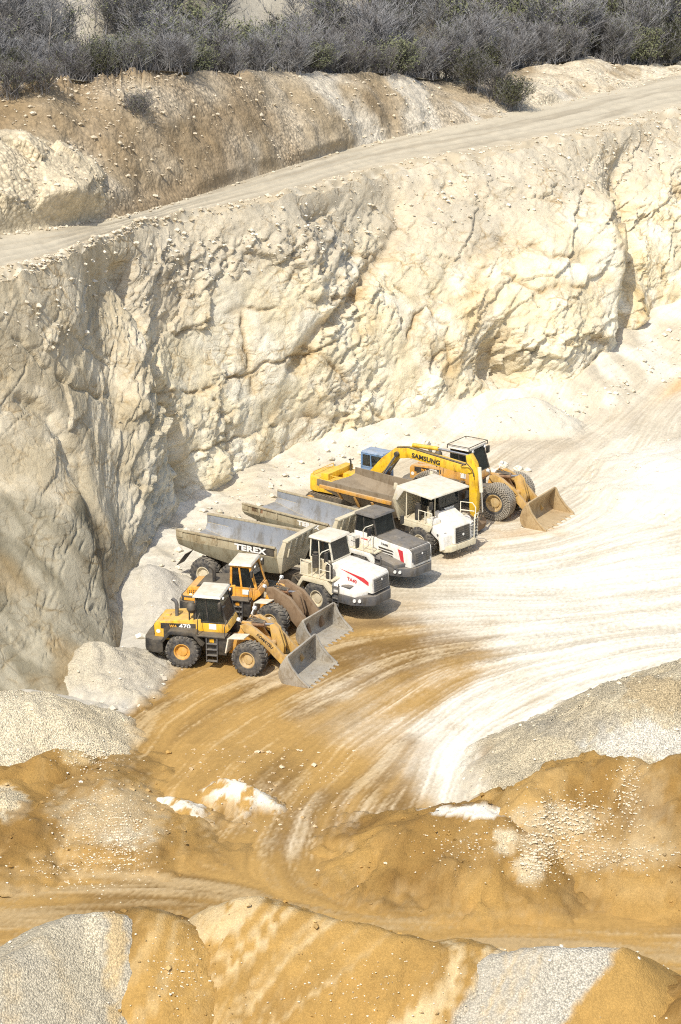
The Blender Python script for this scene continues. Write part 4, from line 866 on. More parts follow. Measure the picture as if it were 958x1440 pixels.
    for sd in (-1, 1):
        a, b_ = sorted((sd * .54, sd * (.70 if not volvo else .74)))
        if volvo: A.prism([(X - .75, 2.5), (X - .3, 2.62), (X + .75, 2.2), (X + 1.75, 1.1), (X + 1.95, .45), (X + 1.75, .22), (X + 1.3, .5), (X + .5, 1.25), (X - .5, 1.95)], a, b_)
        else: A.prism([(X - .72, 2.28), (X - .35, 2.42), (X + .1, 2.22), (X + .85, 1.68), (X + 1.5, 1.02), (X + 1.86, .5), (X + 1.74, .26), (X + 1.42, .52), (X + .7, 1.2), (X - .05, 1.82), (X - .5, 1.98)], a, b_)
    A.tube([(X + .72, -.6, 1.42), (X + .72, .6, 1.42)], .15, 12); arms = A.build('lift_arm', M_mud if volvo else armm, root, .02)
    if not volvo:
        tm = MF @ side_M(X + .12, -.705, 1.92, -.66); text('KOMATSU', .2, tm, M_ktx, arms, bold=.006)
    bc = MB(MF)
    for yy in (-.12, .08): bc.prism([(X + .5, 2.28), (X + .72, 2.4), (X + .95, 2.2), (X + 1.22, 1.3), (X + 1.15, .72), (X + .98, .6), (X + .82, .78), (X + .62, 1.4)], yy, yy + .07)
    bc.tube([(X + 1.02, 0, .72), (X + 1.6, 0, .78)], .09, 8); bc.build('bell_crank', M_mud if volvo else armm, root, .015)
    cy = MB(MF); cy.tube([(X - .55, 0, 2.12), (X + .25, 0, 2.24)], .15, 14); cy.tube([(X + .25, 0, 2.24), (X + .68, 0, 2.3)], .075, 10, 1); cy.build('tilt_cylinder', [M_pip, M_rod], root)
    for sd in (-1, 1):
        cy = MB(MF); cy.tube([(X - .55, sd * .5, .95), (X + .2, sd * .5, 1.2)], .12, 12); cy.tube([(X + .2, sd * .5, 1.2), (X + .75, sd * .5, 1.38)], .065, 10, 1); cy.build('lift_cylinder', [M_pip, M_rod], root)
    hs = MB(MF)
    for i in range(4): o = -.3 + .2 * i; hs.tube([(X - .8, o, 2.0), (X - .55, o * .8, 2.42 + .05 * (i % 2)), (X - .2, o * .6, 2.38), (X + .2, o * .4, 2.35)], .03, 6)
    hs.build('hydraulic_hose', M_blk, root)
    # bucket
    bx = X + 1.62; hw = 1.5 if not big else 1.62; D = 1.0 if not big else 1.0
    out = [(1.42, .02), (.38, .02), (.14, .12), (.02, .34), (.0, .62), (.10, .98), (.34, 1.38)]
    inn = [(.38, 1.36), (.17, .96), (.08, .62), (.10, .38), (.20, .20), (.40, .09), (1.42, .06)]
    B = MB(MF); B.prism([(bx + x, z) for x, z in out + inn], -hw, hw)
    for sd in (-1, 1):
        a, b_ = sorted((sd * hw, sd * (hw + .05))); B.prism([(bx + x, z) for x, z in [(1.46, 0.0), (.36, 0.0), (.12, .10), (0, .34), (-.02, .62), (.08, .99), (.33, 1.42), (.42, 1.40), (.62, .95), (.98, .50), (1.46, .10)]], a, b_)
        a, b_ = sorted((sd * (hw - .03), sd * (hw + .08))); B.prism([(bx + x, z) for x, z in [(.36, 1.44), (.46, 1.38), (.66, .96), (1.02, .51), (1.5, .11), (1.5, .0), (1.42, .0), (.93, .48), (.56, .95)]], a, b_, 1)
    B.hexa([(bx + .30, -hw, 1.33), (bx + .42, -hw, 1.36), (bx + .42, hw, 1.36), (bx + .30, hw, 1.33)], [(bx + .34, -hw * .98, 1.47), (bx + .43, -hw * .98, 1.46), (bx + .43, hw * .98, 1.46), (bx + .34, hw * .98, 1.47)], 1)
    for yy in (-.72, -.12, .12, .72): B.prism([(bx - .25, .34), (bx - .25, .62), (bx + .03, .92), (bx + .02, .36)], yy - .05, yy + .05)
    bk_ = B.build('bucket', [bucketm, M_stl if bucketm is M_stl else bucketm], root, .012)
    for i in range(8 if not big else 7):
        n = 8 if not big else 7; yy = -hw * .94 + i * (2 * hw * .94) / (n - 1); T = MB(MF); T.hexa([(bx + 1.34, yy - .09, .0), (bx + 1.62, yy - .05, .01), (bx + 1.62, yy + .05, .01), (bx + 1.34, yy + .09, .0)], [(bx + 1.34, yy - .09, .13), (bx + 1.62, yy - .04, .05), (bx + 1.62, yy + .04, .05), (bx + 1.34, yy + .09, .13)]); T.build('tooth', bucketm, bk_, .008)
    for sd in (-1, 1):
        wheel(root, 0, sd * TR, RR, W, RR * .47, rimm, sd, 22, big, zs=zs); wheel(root, WB, sd * TR, RR, W, RR * .47, M_rimd if not big else rimm, sd, 22, big, MF, -yaw, zs=zs)
    return root
loader('wheel_loader', 'yellow wheel loader with black fenders and 470 on its hood, parked nearest the camera', 348, 951, R(12), 1.11, 0.92, 3.45, R(12), M_yel, M_arm, M_stl, M_rimy, M_blk, 'plain')
loader('wheel_loader', 'orange wheel loader with mud-caked brown lift arms, parked behind the nearest yellow loader', 380, 896, R(14), 1.03, 0.93, 3.75, R(17), M_ora, M_mud, M_stl, M_rimd, M_ora, 'orange', .38)
loader('wheel_loader', 'largest dusty yellow wheel loader with chained tyres, parked at the far end of the row', 694, 732, R(35), 1.18, 0.93, 3.95, R(-4), M_yel2, M_arm, M_stl2, M_rimd, M_yel2, 'chained', .55)
# ------------------------------------------------------------------ dump trucks
def loft_u(st, th=.07, M=None):
    """open skip: stations (x, half top width, rim z, chine z, half floor width, floor z)"""
    m = MB(M); rings = []
    for (x, wt, zt, zc, wb, zb) in st:
        rings.append([(x, -wt, zt), (x, -wt, zc), (x, -wb, zb), (x, wb, zb), (x, wt, zc), (x, wt, zt), (x, wt - th, zt), (x, wt - th, zc + .02), (x, wb - th, zb + th), (x, -wb + th, zb + th), (x, -wt + th, zc + .02), (x, -wt + th, zt)])
    n = 12; vs = [p for r in rings for p in r]; b = len(m.v); m.add(vs, [])
    fs = []; mi = []
    for i in range(len(rings) - 1):
        for k in range(n):
            k2 = (k + 1) % n; fs.append([b + i * n + k, b + i * n + k2, b + (i + 1) * n + k2, b + (i + 1) * n + k])
            mi.append({0: 0, 1: 1, 2: 1, 3: 1, 4: 0, 5: 0, 11: 0}.get(k, 2))
    for q, ring in ((0, 0), (1, len(rings) - 1)):
        o = b + ring * n
        for quad in ((0, 1, 10, 11), (1, 2, 9, 10), (2, 3, 8, 9), (3, 4, 7, 8), (4, 5, 6, 7)): fs.append([o + j for j in quad]); mi.append(0)
    m.f += fs; m.mi += mi; return m
def artic_truck(name, label, px, py, th, k, zs, yaw, style):
    root = empty(name); tag(root, label, 'dump truck', 'machines parked in a row on the quarry floor')
    MT = Matrix.Translation((-1.6, 0, 0)) @ Matrix.Rotation(-yaw, 4, 'Z') @ Matrix.Translation((1.6, 0, 0))
    RR, W, TR = .88, .70, 1.30; A = style == 'white'
    mark = MT @ (Vector((0, -TR - W * .45, 0)) if A else Vector((2.25, -1.42, 0))); place(root, px, py, mark.x, mark.y, th, k, zs)
    # chassis
    f = MB(); f.box(-7.9, -1.4, -.45, .45, .85, 1.35); f.box(-7.3, -5.0, -.9, .9, .7, 1.05)
    for xx in (-7.15, -5.25): f.tube([(xx, -1.1, .88), (xx, 1.1, .88)], .2, 10)
    f.tube([(-1.6, 0, .7), (-1.6, 0, 1.5)], .3, 12); f.build('rear_chassis', M_frm, root, .03)
    f = MB(MT); f.box(-1.5, 2.3, -.5, .5, .75, 1.35); f.tube([(0, -1.1, .88), (0, 1.1, .88)], .2, 10); f.box(-1.3, -.8, -1.0, 1.0, 1.0, 1.7); f.tube([(-1.2, -.4, 1.9), (-2.3, -.5, 1.4)], .05, 6); f.tube([(-1.2, .1, 2.0), (-2.2, .3, 1.5)], .05, 6); f.tube([(-1.15, -.7, 1.6), (-1.6, -.8, 1.1), (-2.2, -.6, 1.3)], .05, 6); f.build('front_chassis', M_frm, root, .03)
    # skip
    zr = 3.02 if A else 2.90; SX = Matrix.Translation((-.45 if A else 0, 0, 0)); AX = -.35 if A else 0; st = [(-8.75, 1.62, zr + .02, zr - .46, 1.40, 2.20), (-7.35, 1.62, zr, zr - .5, 1.38, 1.92), (-6.9, 1.61, zr, zr - .5, 1.36, 1.84), (-5.6, 1.60, zr - .02, zr - .52, 1.34, 1.66), (-2.9, 1.58, zr - .05, zr - .54, 1.30, 1.56), (-2.35, 1.57, zr - .05, zr - .54, 1.30, 1.62)]
    b = loft_u(st, .07, SX); skip = b.build('skip', [M_bedo, M_bedl, M_bedi], root, .012)
    hb = MB(SX); hb.hexa([(-2.36, -1.28, 1.62), (-2.22, -1.28, 1.62), (-2.22, 1.28, 1.62), (-2.36, 1.28, 1.62)], [(-2.36, -1.55, zr - .5), (-1.95, -1.55, zr - .5), (-1.95, 1.55, zr - .5), (-2.36, 1.55, zr - .5)])
    hb.hexa([(-2.36, -1.56, zr - .5), (-1.95, -1.56, zr - .5), (-1.95, 1.56, zr - .5), (-2.36, 1.56, zr - .5)], [(-1.95, -1.56, zr + .38), (-1.72, -1.56, zr + .38), (-1.72, 1.56, zr + .38), (-1.95, 1.56, zr + .38)])
    hb.box(-1.96, -1.62, -1.58, 1.58, zr + .36, zr + .46)
    for yy in (-1.2, -.6, 0, .6, 1.2): hb.hexa([(-2.05, yy - .05, zr - .5), (-1.8, yy - .05, zr - .5), (-1.8, yy + .05, zr - .5), (-2.05, yy + .05, zr - .5)], [(-1.8, yy - .05, zr + .36), (-1.6, yy - .05, zr + .36), (-1.6, yy + .05, zr + .36), (-1.8, yy + .05, zr + .36)])
    hb.build('headboard', M_crm, skip, .02)
    rl = MB(SX)
    for sd in (-1, 1): a, c = sorted((sd * 1.52, sd * 1.68)); rl.box(-8.74, -2.4, a, c, zr - .04, zr + .05)
    for sd in (-1, 1):
        a, c = sorted((sd * 1.60, sd * 1.66)); rl.box(-8.74, -8.3, a, c, zr - .34, zr - .02); [rl.box(q, q + .12, *sorted((sd * 1.60, sd * 1.66)), zr - .42, zr - .04) for q in (-7.5, -6.2)]
    rl.build('skip_rim', M_bedo, skip, .015)
    pn = MB(SX); pn.box(-4.75, -2.5, -1.615, -1.56, zr - .44, zr - .09); pn.build('name_panel', M_blk if A else M_bedo, skip)
    tm = SX @ side_M(-4.95 if A else -4.6, -1.622, zr - .42); text('TEREX', .40 if A else .36, tm, M_wtx, skip, bold=.018, sx=1.62 if A else 1.42)
    pq = MB(SX); pq.box(-8.0, -7.2, -1.62, -1.58, zr - .3, zr - .06); 
    (pq.build('primer_patch', M_pip, skip) if not A else None)
    bx_ = MB(SX)
    for sd in (-1, 1): bx_.tube([(-4.4, sd * .95, 1.0), (-3.1, sd * 1.0, 1.75)], .11, 10); bx_.tube([(-3.1, sd * 1.0, 1.75), (-2.6, sd * 1.0, 2.0)], .06, 8, 1)
    bx_.build('hoist_cylinder', [M_crm, M_rod], root)
    for sd in (-1, 1): mf = MB(SX); y0, y1 = sorted((sd * .95, sd * 1.68)); mf.hexa([(-8.75, y0, 1.15), (-8.7, y0, 1.15), (-8.7, y1, 1.15), (-8.75, y1, 1.15)], [(-8.15, y0, 1.85), (-8.1, y0, 1.85), (-8.1, y1, 1.85), (-8.15, y1, 1.85)]); mf.build('mud_flap', M_blk, root)
    for sd in (-1, 1):
        for xx in (-7.15, -5.25): wheel(root, xx + AX, sd * TR, RR, W, .42, M_rimc, sd, 22)
        wheel(root, 0, sd * TR, RR, W, .42, M_rimc, sd, 22, False, MT, -yaw)
    # tractor
    Zr, Zh0, Zh1 = 3.75, 2.62, 2.38
    fm = MB(MT)
    for sd in (-1, 1):
        y0, y1 = sorted((sd * .8, sd * 1.66)); s_ = [(-1.38, 1.2), (-.95, 1.88), (.62, 1.88), (1.08, 1.35)]; fm.prism(s_ + [(x * .94, z - .09) for x, z in s_[::-1]], y0, y1); y2, y3 = sorted((sd * 1.6, sd * 1.67)); fm.prism([(-1.38, 1.2), (-.95, 1.88), (.62, 1.88), (1.08, 1.35), (.96, 1.3), (.5, 1.68), (-.85, 1.68), (-1.22, 1.16)], y2, y3)
    fm.build('front_fender', M_crm if A else M_wht, root, .025)
    dk = MB(MT); dk.box(-1.2, 1.0, -1.5, 1.5, 1.9, 1.98); dk.build('deck', M_crm, root, .015)
    body = MB(MT)
    if A: body.prism([(.5, 1.5), (.35, Zh0), (1.0, Zh0 - .02), (2.9, Zh1), (3.05, Zh1 - .12), (3.12, 1.5)], -.80, .80)
    else: body.prism([(.5, 1.4), (.35, Zh0), (.6, Zh0), (2.9, Zh1 + .05), (3.05, Zh1 - .1), (3.1, 1.4)], -.92, .92)
    hood = body.build('hood', M_wht, root, .10 if A else .08)
    if not A:
        tp = MB(MT); tp.hexa([(.55, -.9, Zh0 + .0), (2.9, -.86, Zh1 + .03), (2.9, .86, Zh1 + .03), (.55, .9, Zh0 + .0)], [(.6, -.8, Zh0 + .10), (2.82, -.72, Zh1 + .14), (2.82, .72, Zh1 + .14), (.6, .8, Zh0 + .10)]); tp.hexa([(2.82, -.93, 1.75), (3.14, -.8, 1.7), (3.14, .8, 1.7), (2.82, .93, 1.75)], [(2.72, -.93, Zh1 + .05), (3.04, -.8, Zh1 + .02), (3.04, .8, Zh1 + .02), (2.72, .93, Zh1 + .05)]); tp.build('hood_top', M_gry, hood, .04)
        sc = MB(MT); sc.hexa([(1.2, -.2, Zh0 + .05), (1.75, -.2, Zh0), (1.75, .2, Zh0), (1.2, .2, Zh0 + .05)], [(1.3, -.15, Zh0 + .1), (1.7, -.15, Zh0 + .05), (1.7, .15, Zh0 + .05), (1.3, .15, Zh0 + .1)]); sc.build('hood_scoop', M_gry, hood, .01)
    gr_ = MB(MT); gr_.hexa([(3.06, -.66, 1.58), (3.17, -.66, 1.58), (3.17, .66, 1.58), (3.06, .66, 1.58)], [(3.0, -.66, Zh1 - .18), (3.09, -.66, Zh1 - .18), (3.09, .66, Zh1 - .18), (3.0, .66, Zh1 - .18)])
    for i in range(5): z = 1.66 + i * .12; x = 3.175 - (z - 1.58) * .1; gr_.box(x - .01, x + .012, -.6, .6, z, z + .03, 1)
    gr_.build('grille', [M_gry, M_blk], hood, .01)
    em = MB(MT); em.tube([(3.14, 0, 2.08), (3.16, 0, 2.08)], .06, 10); em.build('badge', M_wtx, hood)
    ys = -.812 if A else -.932
    if A:
        rs_ = MB(MT); rs_.prism([(1.0, 2.42), (2.55, 2.22), (2.85, 2.06), (2.85, 1.88), (2.55, 1.98), (2.0, 2.18)], ys, ys + .03); rs_.build('red_stripe', M_red, hood); text('TA40', .24, MT @ side_M(1.45, ys - .004, 1.92, -.10), M_rtx, hood, bold=.008, sx=1.1)
    else:
        rs_ = MB(MT); rs_.prism([(2.15, 2.32), (2.5, 2.28), (2.62, 1.5), (2.42, 1.5)], ys, ys + .03); rs_.build('red_stripe', M_red, hood); text('TA400', .17, MT @ side_M(.95, ys - .004, 2.32, -.06), M_ktx, hood, bold=.004)
        lv = MB(MT)
        for i in range(5): lv.prism([(.75, 2.18 - i * .15), (1.75, 2.14 - i * .15), (1.85, 2.06 - i * .15), (.8, 2.09 - i * .15)], ys - .005, ys + .03)
        lv.build('side_louvre', M_blk, hood)
    # flanks beside the hood and the bumper
    for sd in (-1, 1):
        fl = MB(MT); a, c = sorted((sd * .72, sd * 1.46)); fl.hexa([(.95, a, 1.36), (2.75, a, 1.36), (2.4, c, 1.36), (.95, c, 1.36)] if sd > 0 else [(.95, a, 1.36), (2.4, a, 1.36), (2.75, c, 1.36), (.95, c, 1.36)], [(.9, a, 1.95), (2.85, a, 1.66), (2.3, c, 1.56), (.9, c, 1.8)] if sd > 0 else [(.9, a, 1.8), (2.3, a, 1.56), (2.85, c, 1.66), (.9, c, 1.95)])
        fl.build('flank', M_wht if A else M_gry, root, .04)
        hd = MB(MT); a, c = sorted((sd * .98, sd * 1.36))
        hd.box(1.45, 2.0, a, c, 1.74, 1.78) if A else None
        (hd.build('step_plate', M_gry, root) if A else None)
    bm_ = MB(MT); bm_.plan([(.98, -1.5), (2.2, -1.47), (2.9, -1.12), (3.24, -.7), (3.24, .7), (2.9, 1.12), (2.2, 1.47), (.98, 1.5)], .92, 1.40); bmp = bm_.build('bumper', M_gry, root, .05)
    for sd in (-1, 1):
        for i in range(2): l = MB(MT); q = Vector((2.36 + .25 * i, sd * (1.40 - .125 * i), 1.2)); l.tube([q, q + Vector((.04, sd * .075, 0))], .085, 12); l.build('headlight', M_lamp, bmp)
    # cab
    cb = MB(MT); cb.prism([(-1.02, 1.9), (-1.02, 2.66), (.42, 2.66), (.52, 2.4), (.52, 1.9)], -.80, .86); cab = cb.build('cab', M_crm if A else M_wht, root, .04)
    cab_glasshouse(cab, (-1.0, .48, -.78, .84), (-.96, .22, -.74, .8), 2.66, Zr - .14, .055, M_blk if not A else M_rail, (-1.08, .42, -.88, .94), M_rof if A else M_gry, rooft=.12, M=MT, mids=True)
    if not A:
        vz = MB(MT); vz.box(-1.08, .1, -.84, -.80, 1.95, 2.7); vz.build('door', M_wht, cab, .02); dc = MB(MT); dc.box(-.55, -.1, -.855, -.842, 2.3, 2.36); dc.build('red_mark', M_red, cab)
    # rails, mirrors, filters
    r_ = MB(MT); yy = -1.52
    r_.tube([(.15, yy, 1.95), (.15, yy, 3.1), (.3, yy, 3.3), (.42, -1.0, 3.35)], .03, 6); r_.tube([(.85, yy, 1.95), (.85, yy, 2.75), (.55, yy, 2.85)], .03, 6); r_.tube([(-.35, yy, 1.95), (-.35, yy, 2.7), (-1.1, yy, 2.7), (-1.1, yy, 1.95)], .03, 6); r_.tube([(.15, yy, 2.4), (.85, yy, 2.4)], .022, 6); r_.build('handrail', M_rail, root)
    bx = MB(MT); bx.box(-1.15, -.62, -1.5, -.9, 1.98, 2.55); bx.build('tool_box', M_crm if A else M_wht, root, .03)
    if A:
        for (xx, zz) in ((.62, 2.32), (-.28, 2.72)):
            dm = MB(MT); dm.tube([(xx, -1.28, zz - .34), (xx, -1.28, zz + .3)], .19, 14); dm.tube([(xx, -1.28, zz + .3), (xx, -1.28, zz + .42)], .13, 14); dm.build('air_cleaner', M_blk, root)
        ex_ = MB(MT); ex_.tube([(-1.2, .3, 1.9), (-1.2, .3, 3.3), (-1.3, .3, 3.5)], .09, 10); ex_.build('exhaust_pipe', M_gry, root)
    mirror(root, (.4, -1.0, 3.3), (.5, -1.42, 3.05), .12, .24, MT); mirror(root, (.4, 1.0, 3.3), (.5, 1.45, 3.05), .12, .24, MT)
    ld = MB(MT)
    for xx in (1.02, 1.4): ld.tube([(xx, -1.56, .75), (xx, -1.5, 1.9)], .03, 6)
    for zz in (.8, 1.1, 1.4, 1.7): ld.box(1.02, 1.4, -1.6, -1.48, zz, zz + .04)
    ld.build('ladder', M_gry, root)
    return root
artic_truck('articulated_dump_truck', 'white articulated dump truck with a white cab roof and TA40 on its hood', 445, 865, R(29), 1.0, 1.10, R(7), 'white')
artic_truck('articulated_dump_truck', 'articulated dump truck with a dark grey cab roof and grey hood top', 553, 832, R(38), 1.0, 1.02, R(3), 'grey')

def rigid_truck():
    root = empty('rigid_dump_truck'); tag(root, 'cream rigid dump truck with a wide canopy over its cab and TEREX under the windscreen', 'dump truck', 'machines parked in a row on the quarry floor')
    place(root, 627, 788, 1.62, -1.2, R(44))
    f = MB(); f.box(-6.6, 1.4, -.5, .5, .75, 1.3); f.tube([(0, -1.3, .9), (0, 1.3, .9)], .18, 10); f.tube([(-5.3, -1.2, .9), (-5.3, 1.2, .9)], .26, 10); f.build('chassis', M_frm, root, .03)
    for sd in (-1, 1):
        wheel(root, 0, sd * 1.42, .9, .62, .42, M_rimc, sd, 24); wheel(root, -5.3, sd * 1.45, .9, .6, .42, M_rimc, sd, 24); wheel(root, -5.3, sd * .8, .9, .6, .42, M_rimc, sd, 24)
    zr = 3.05
    st = [(-8.3, 1.70, zr - .15, zr - .55, 1.35, 2.35), (-7.4, 1.70, zr - .12, zr - .6, 1.3, 2.05), (-5.2, 1.68, zr - .05, zr - .65, 1.2, 1.68), (-2.5, 1.66, zr + .1, zr - .55, 1.15, 1.6), (-2.15, 1.66, zr + .15, zr - .5, 1.15, 1.75)]
    skip = loft_u(st, .08).build('skip', [M_bedb, M_bedb, M_bedb], root, .012)
    rb = MB()
    for sd in (-1, 1):
        a, c = sorted((sd * 1.68, sd * 1.82)); rb.hexa([(-8.0, a, zr - .62), (-2.2, a, zr - .42), (-2.2, c, zr - .42), (-8.0, c, zr - .62)], [(-8.0, a, zr - .42), (-2.2, a, zr - .18), (-2.2, c, zr - .18), (-8.0, c, zr - .42)])
        for xx, zq in ((-6.6, 1.95), (-5.2, 1.75), (-3.8, 1.75)): b0, b1 = sorted((sd * 1.30, sd * 1.42)); t0, t1 = sorted((sd * 1.69, sd * 1.80)); rb.hexa([(xx, b0, zq), (xx + .16, b0, zq), (xx + .16, b1, zq), (xx, b1, zq)], [(xx, t0, zr - .58), (xx + .16, t0, zr - .58), (xx + .16, t1, zr - .58), (xx, t1, zr - .58)])
    rb.build('side_rib', M_yel2, skip, .02)
    hb = MB(); hb.hexa([(-2.16, -1.15, 1.62), (-2.0, -1.15, 1.62), (-2.0, 1.15, 1.62), (-2.16, 1.15, 1.62)], [(-2.16, -1.68, 3.0), (-1.9, -1.68, 3.0), (-1.9, 1.68, 3.0), (-2.16, 1.68, 3.0)]); hb.hexa([(-2.16, -1.68, 3.0), (-1.9, -1.68, 3.0), (-1.9, 1.68, 3.0), (-2.16, 1.68, 3.0)], [(-1.82, -1.64, 3.82), (-1.66, -1.64, 3.82), (-1.66, 1.64, 3.82), (-1.82, 1.64, 3.82)]); hb.build('headboard', M_crm, skip, .02)
    ca = MB(); ca.hexa([(-1.88, -1.64, 3.78), (.92, -1.6, 3.66), (.92, 1.6, 3.66), (-1.88, 1.64, 3.78)], [(-1.84, -1.62, 3.90), (.92, -1.56, 3.76), (.92, 1.56, 3.76), (-1.84, 1.62, 3.90)])
    for sd in (-1, 1): ca.prism([(-2.15, 3.0), (-1.8, 3.0), (-1.3, 3.70), (.85, 3.60), (.88, 3.72), (-1.85, 3.86)], *sorted((sd * 1.58, sd * 1.66)))
    ca.build('canopy', M_rof, skip, .02)
    lug = MB()
    for sd in (-1, 1): lug.prism([(-2.15, 3.6), (-1.85, 3.6), (-1.9, 4.0), (-2.1, 4.0)], *sorted((sd * 1.5, sd * 1.62)))
    lug.build('lifting_eye', M_crm, skip, .03)
    # decks and nose
    dk = MB(); dk.box(-1.5, .85, -1.62, 1.62, 1.92, 2.02); dk.prism([(-1.5, 1.6), (-1.5, 1.92), (.85, 1.92), (.7, 1.62)], -1.64, -1.56); dk.prism([(-1.5, 1.6), (-1.5, 1.92), (.85, 1.92), (.7, 1.62)], 1.56, 1.64); dk.build('deck', M_crm, root, .02)
    for sd in (-1, 1):
        fn = MB(); a, c = sorted((sd * .70, sd * 1.5)); fn.prism([(.72, 1.55), (.72, 2.02), (1.05, 1.98), (1.62, 1.5), (1.72, .75), (1.45, .62), (1.3, 1.2)], a, c); fn.build('front_fender', M_wht, root, .04)
    hd = MB(); hd.prism([(.3, 1.1), (.3, 2.62), (.6, 2.56), (1.66, 2.08), (1.80, 1.9), (1.84, .9)], -.72, .72); hood = hd.build('hood', M_wht, root, .06)
    g = MB(); g.hexa([(1.835, -.6, .98), (1.89, -.6, .98), (1.89, .6, .98), (1.835, .6, .98)], [(1.80, -.6, 1.88), (1.85, -.6, 1.88), (1.85, .6, 1.88), (1.80, .6, 1.88)])
    for i in range(6): z = 1.06 + i * .13; x = 1.89 - (z - .98) * .045; g.box(x - .01, x + .014, -.54, .54, z, z + .035, 1)
    g.build('grille', [M_blk, M_gry], hood, .01); em = MB(); em.tube([(1.88, 0, 1.4), (1.91, 0, 1.4)], .07, 10); em.build('badge', M_wtx, hood)
    bp = MB(); bp.plan([(1.3, -1.42), (1.7, -1.4), (1.95, -1.05), (1.95, 1.05), (1.7, 1.4), (1.3, 1.42)], .55, .90); bmp = bp.build('bumper', M_crm, root, .05)
    th_ = MB(); th_.tube([(1.95, -.6, .62), (2.02, -.6, .45), (2.02, -.35, .45), (1.95, -.35, .62)], .025, 6); th_.tube([(1.95, .6, .62), (2.02, .6, .45), (2.02, .35, .45), (1.95, .35, .62)], .025, 6); th_.build('tow_eye', M_frm, bmp)
    for sd in (-1, 1): l = MB(); l.tube([(1.42, sd * 1.15, 1.72), (1.5, sd * 1.15, 1.66)], .09, 12); l.build('headlight', M_lamp, root); l2 = MB(); l2.tube([(1.24, sd * 1.50, 1.55), (1.24, sd * 1.53, 1.55)], .07, 10); l2.build('side_lamp', M_gry, root)
    # cab
    cb = MB(); cb.prism([(-.98, 2.02), (-.98, 2.62), (.42, 2.62), (.46, 2.02)], -.45, 1.25); cab = cb.build('cab', M_int, root, .03)
    cab_glasshouse(cab, (-.96, .42, -.43, 1.23), (-.96, .32, -.43, 1.23), 2.62, 3.62, .06, M_blk, M=None)
    nb = MB(); nb.box(.46, .50, -.43, 1.23, 2.46, 2.72); nb.build('name_panel', M_blk, cab)
    text('TEREX', .24, Matrix.Translation((.505, -.1, 2.5)) @ Matrix.Rotation(R(90), 4, 'Z') @ Matrix.Rotation(R(90), 4, 'X'), M_wtx, cab, bold=.01, sx=1.15)
    # deck fittings
    for (x, y, z0, z1, r, m) in ((-.55, -1.2, 2.02, 2.95, .2, M_blk), (-.1, -.75, 2.02, 2.7, .14, M_crm)): d = MB(); d.tube([(x, y, z0), (x, y, z1)], r, 14); d.tube([(x, y, z1), (x, y, z1 + .12)], r * .7, 14); d.build('air_cleaner', m, root)
    ps = MB()
    for (x, y) in ((-1.2, -1.5), (.2, -.6)): ps.tube([(x, y, 2.0), (x, y, 3.7)], .04, 6)
    ps.build('canopy_post', M_crm, root)
    bx = MB(); bx.box(.25, .8, -1.4, -.8, 2.02, 2.3); bx.build('battery_box', M_wht, root, .03)
    def rail(pts): r = MB(); r.tube(pts, .032, 7); return r.build('handrail', M_rail, root)
    rail([(-.2, -1.56, 2.02), (-.2, -1.56, 2.75), (.82, -1.56, 2.75), (.82, -1.56, 2.02)]); rail([(.3, -1.56, 2.02), (.3, -1.56, 2.75)])
    rail([(1.0, .75, 2.0), (1.0, .75, 3.0), (1.55, 1.15, 2.95), (1.72, 1.25, 2.7), (1.72, 1.25, 1.2)]); rail([(1.0, .75, 2.5), (1.66, 1.2, 2.45)]); rail([(1.9, .95, .9), (1.9, .95, 2.35), (1.85, 1.35, 2.35), (1.75, 1.42, 2.1), (1.75, 1.42, .9)])
    st_ = MB()
    for i in range(6): st_.box(1.62, 1.8, 1.0, 1.4, .95 + .2 * i, .99 + .2 * i)
    st_.build('ladder', M_gry, root)
    mirror(root, (.6, -1.3, 3.4), (.75, -1.55, 3.2), .12, .22); mirror(root, (.6, 1.3, 3.4), (.75, 1.55, 3.2), .12, .22)
    return root
rigid_truck()

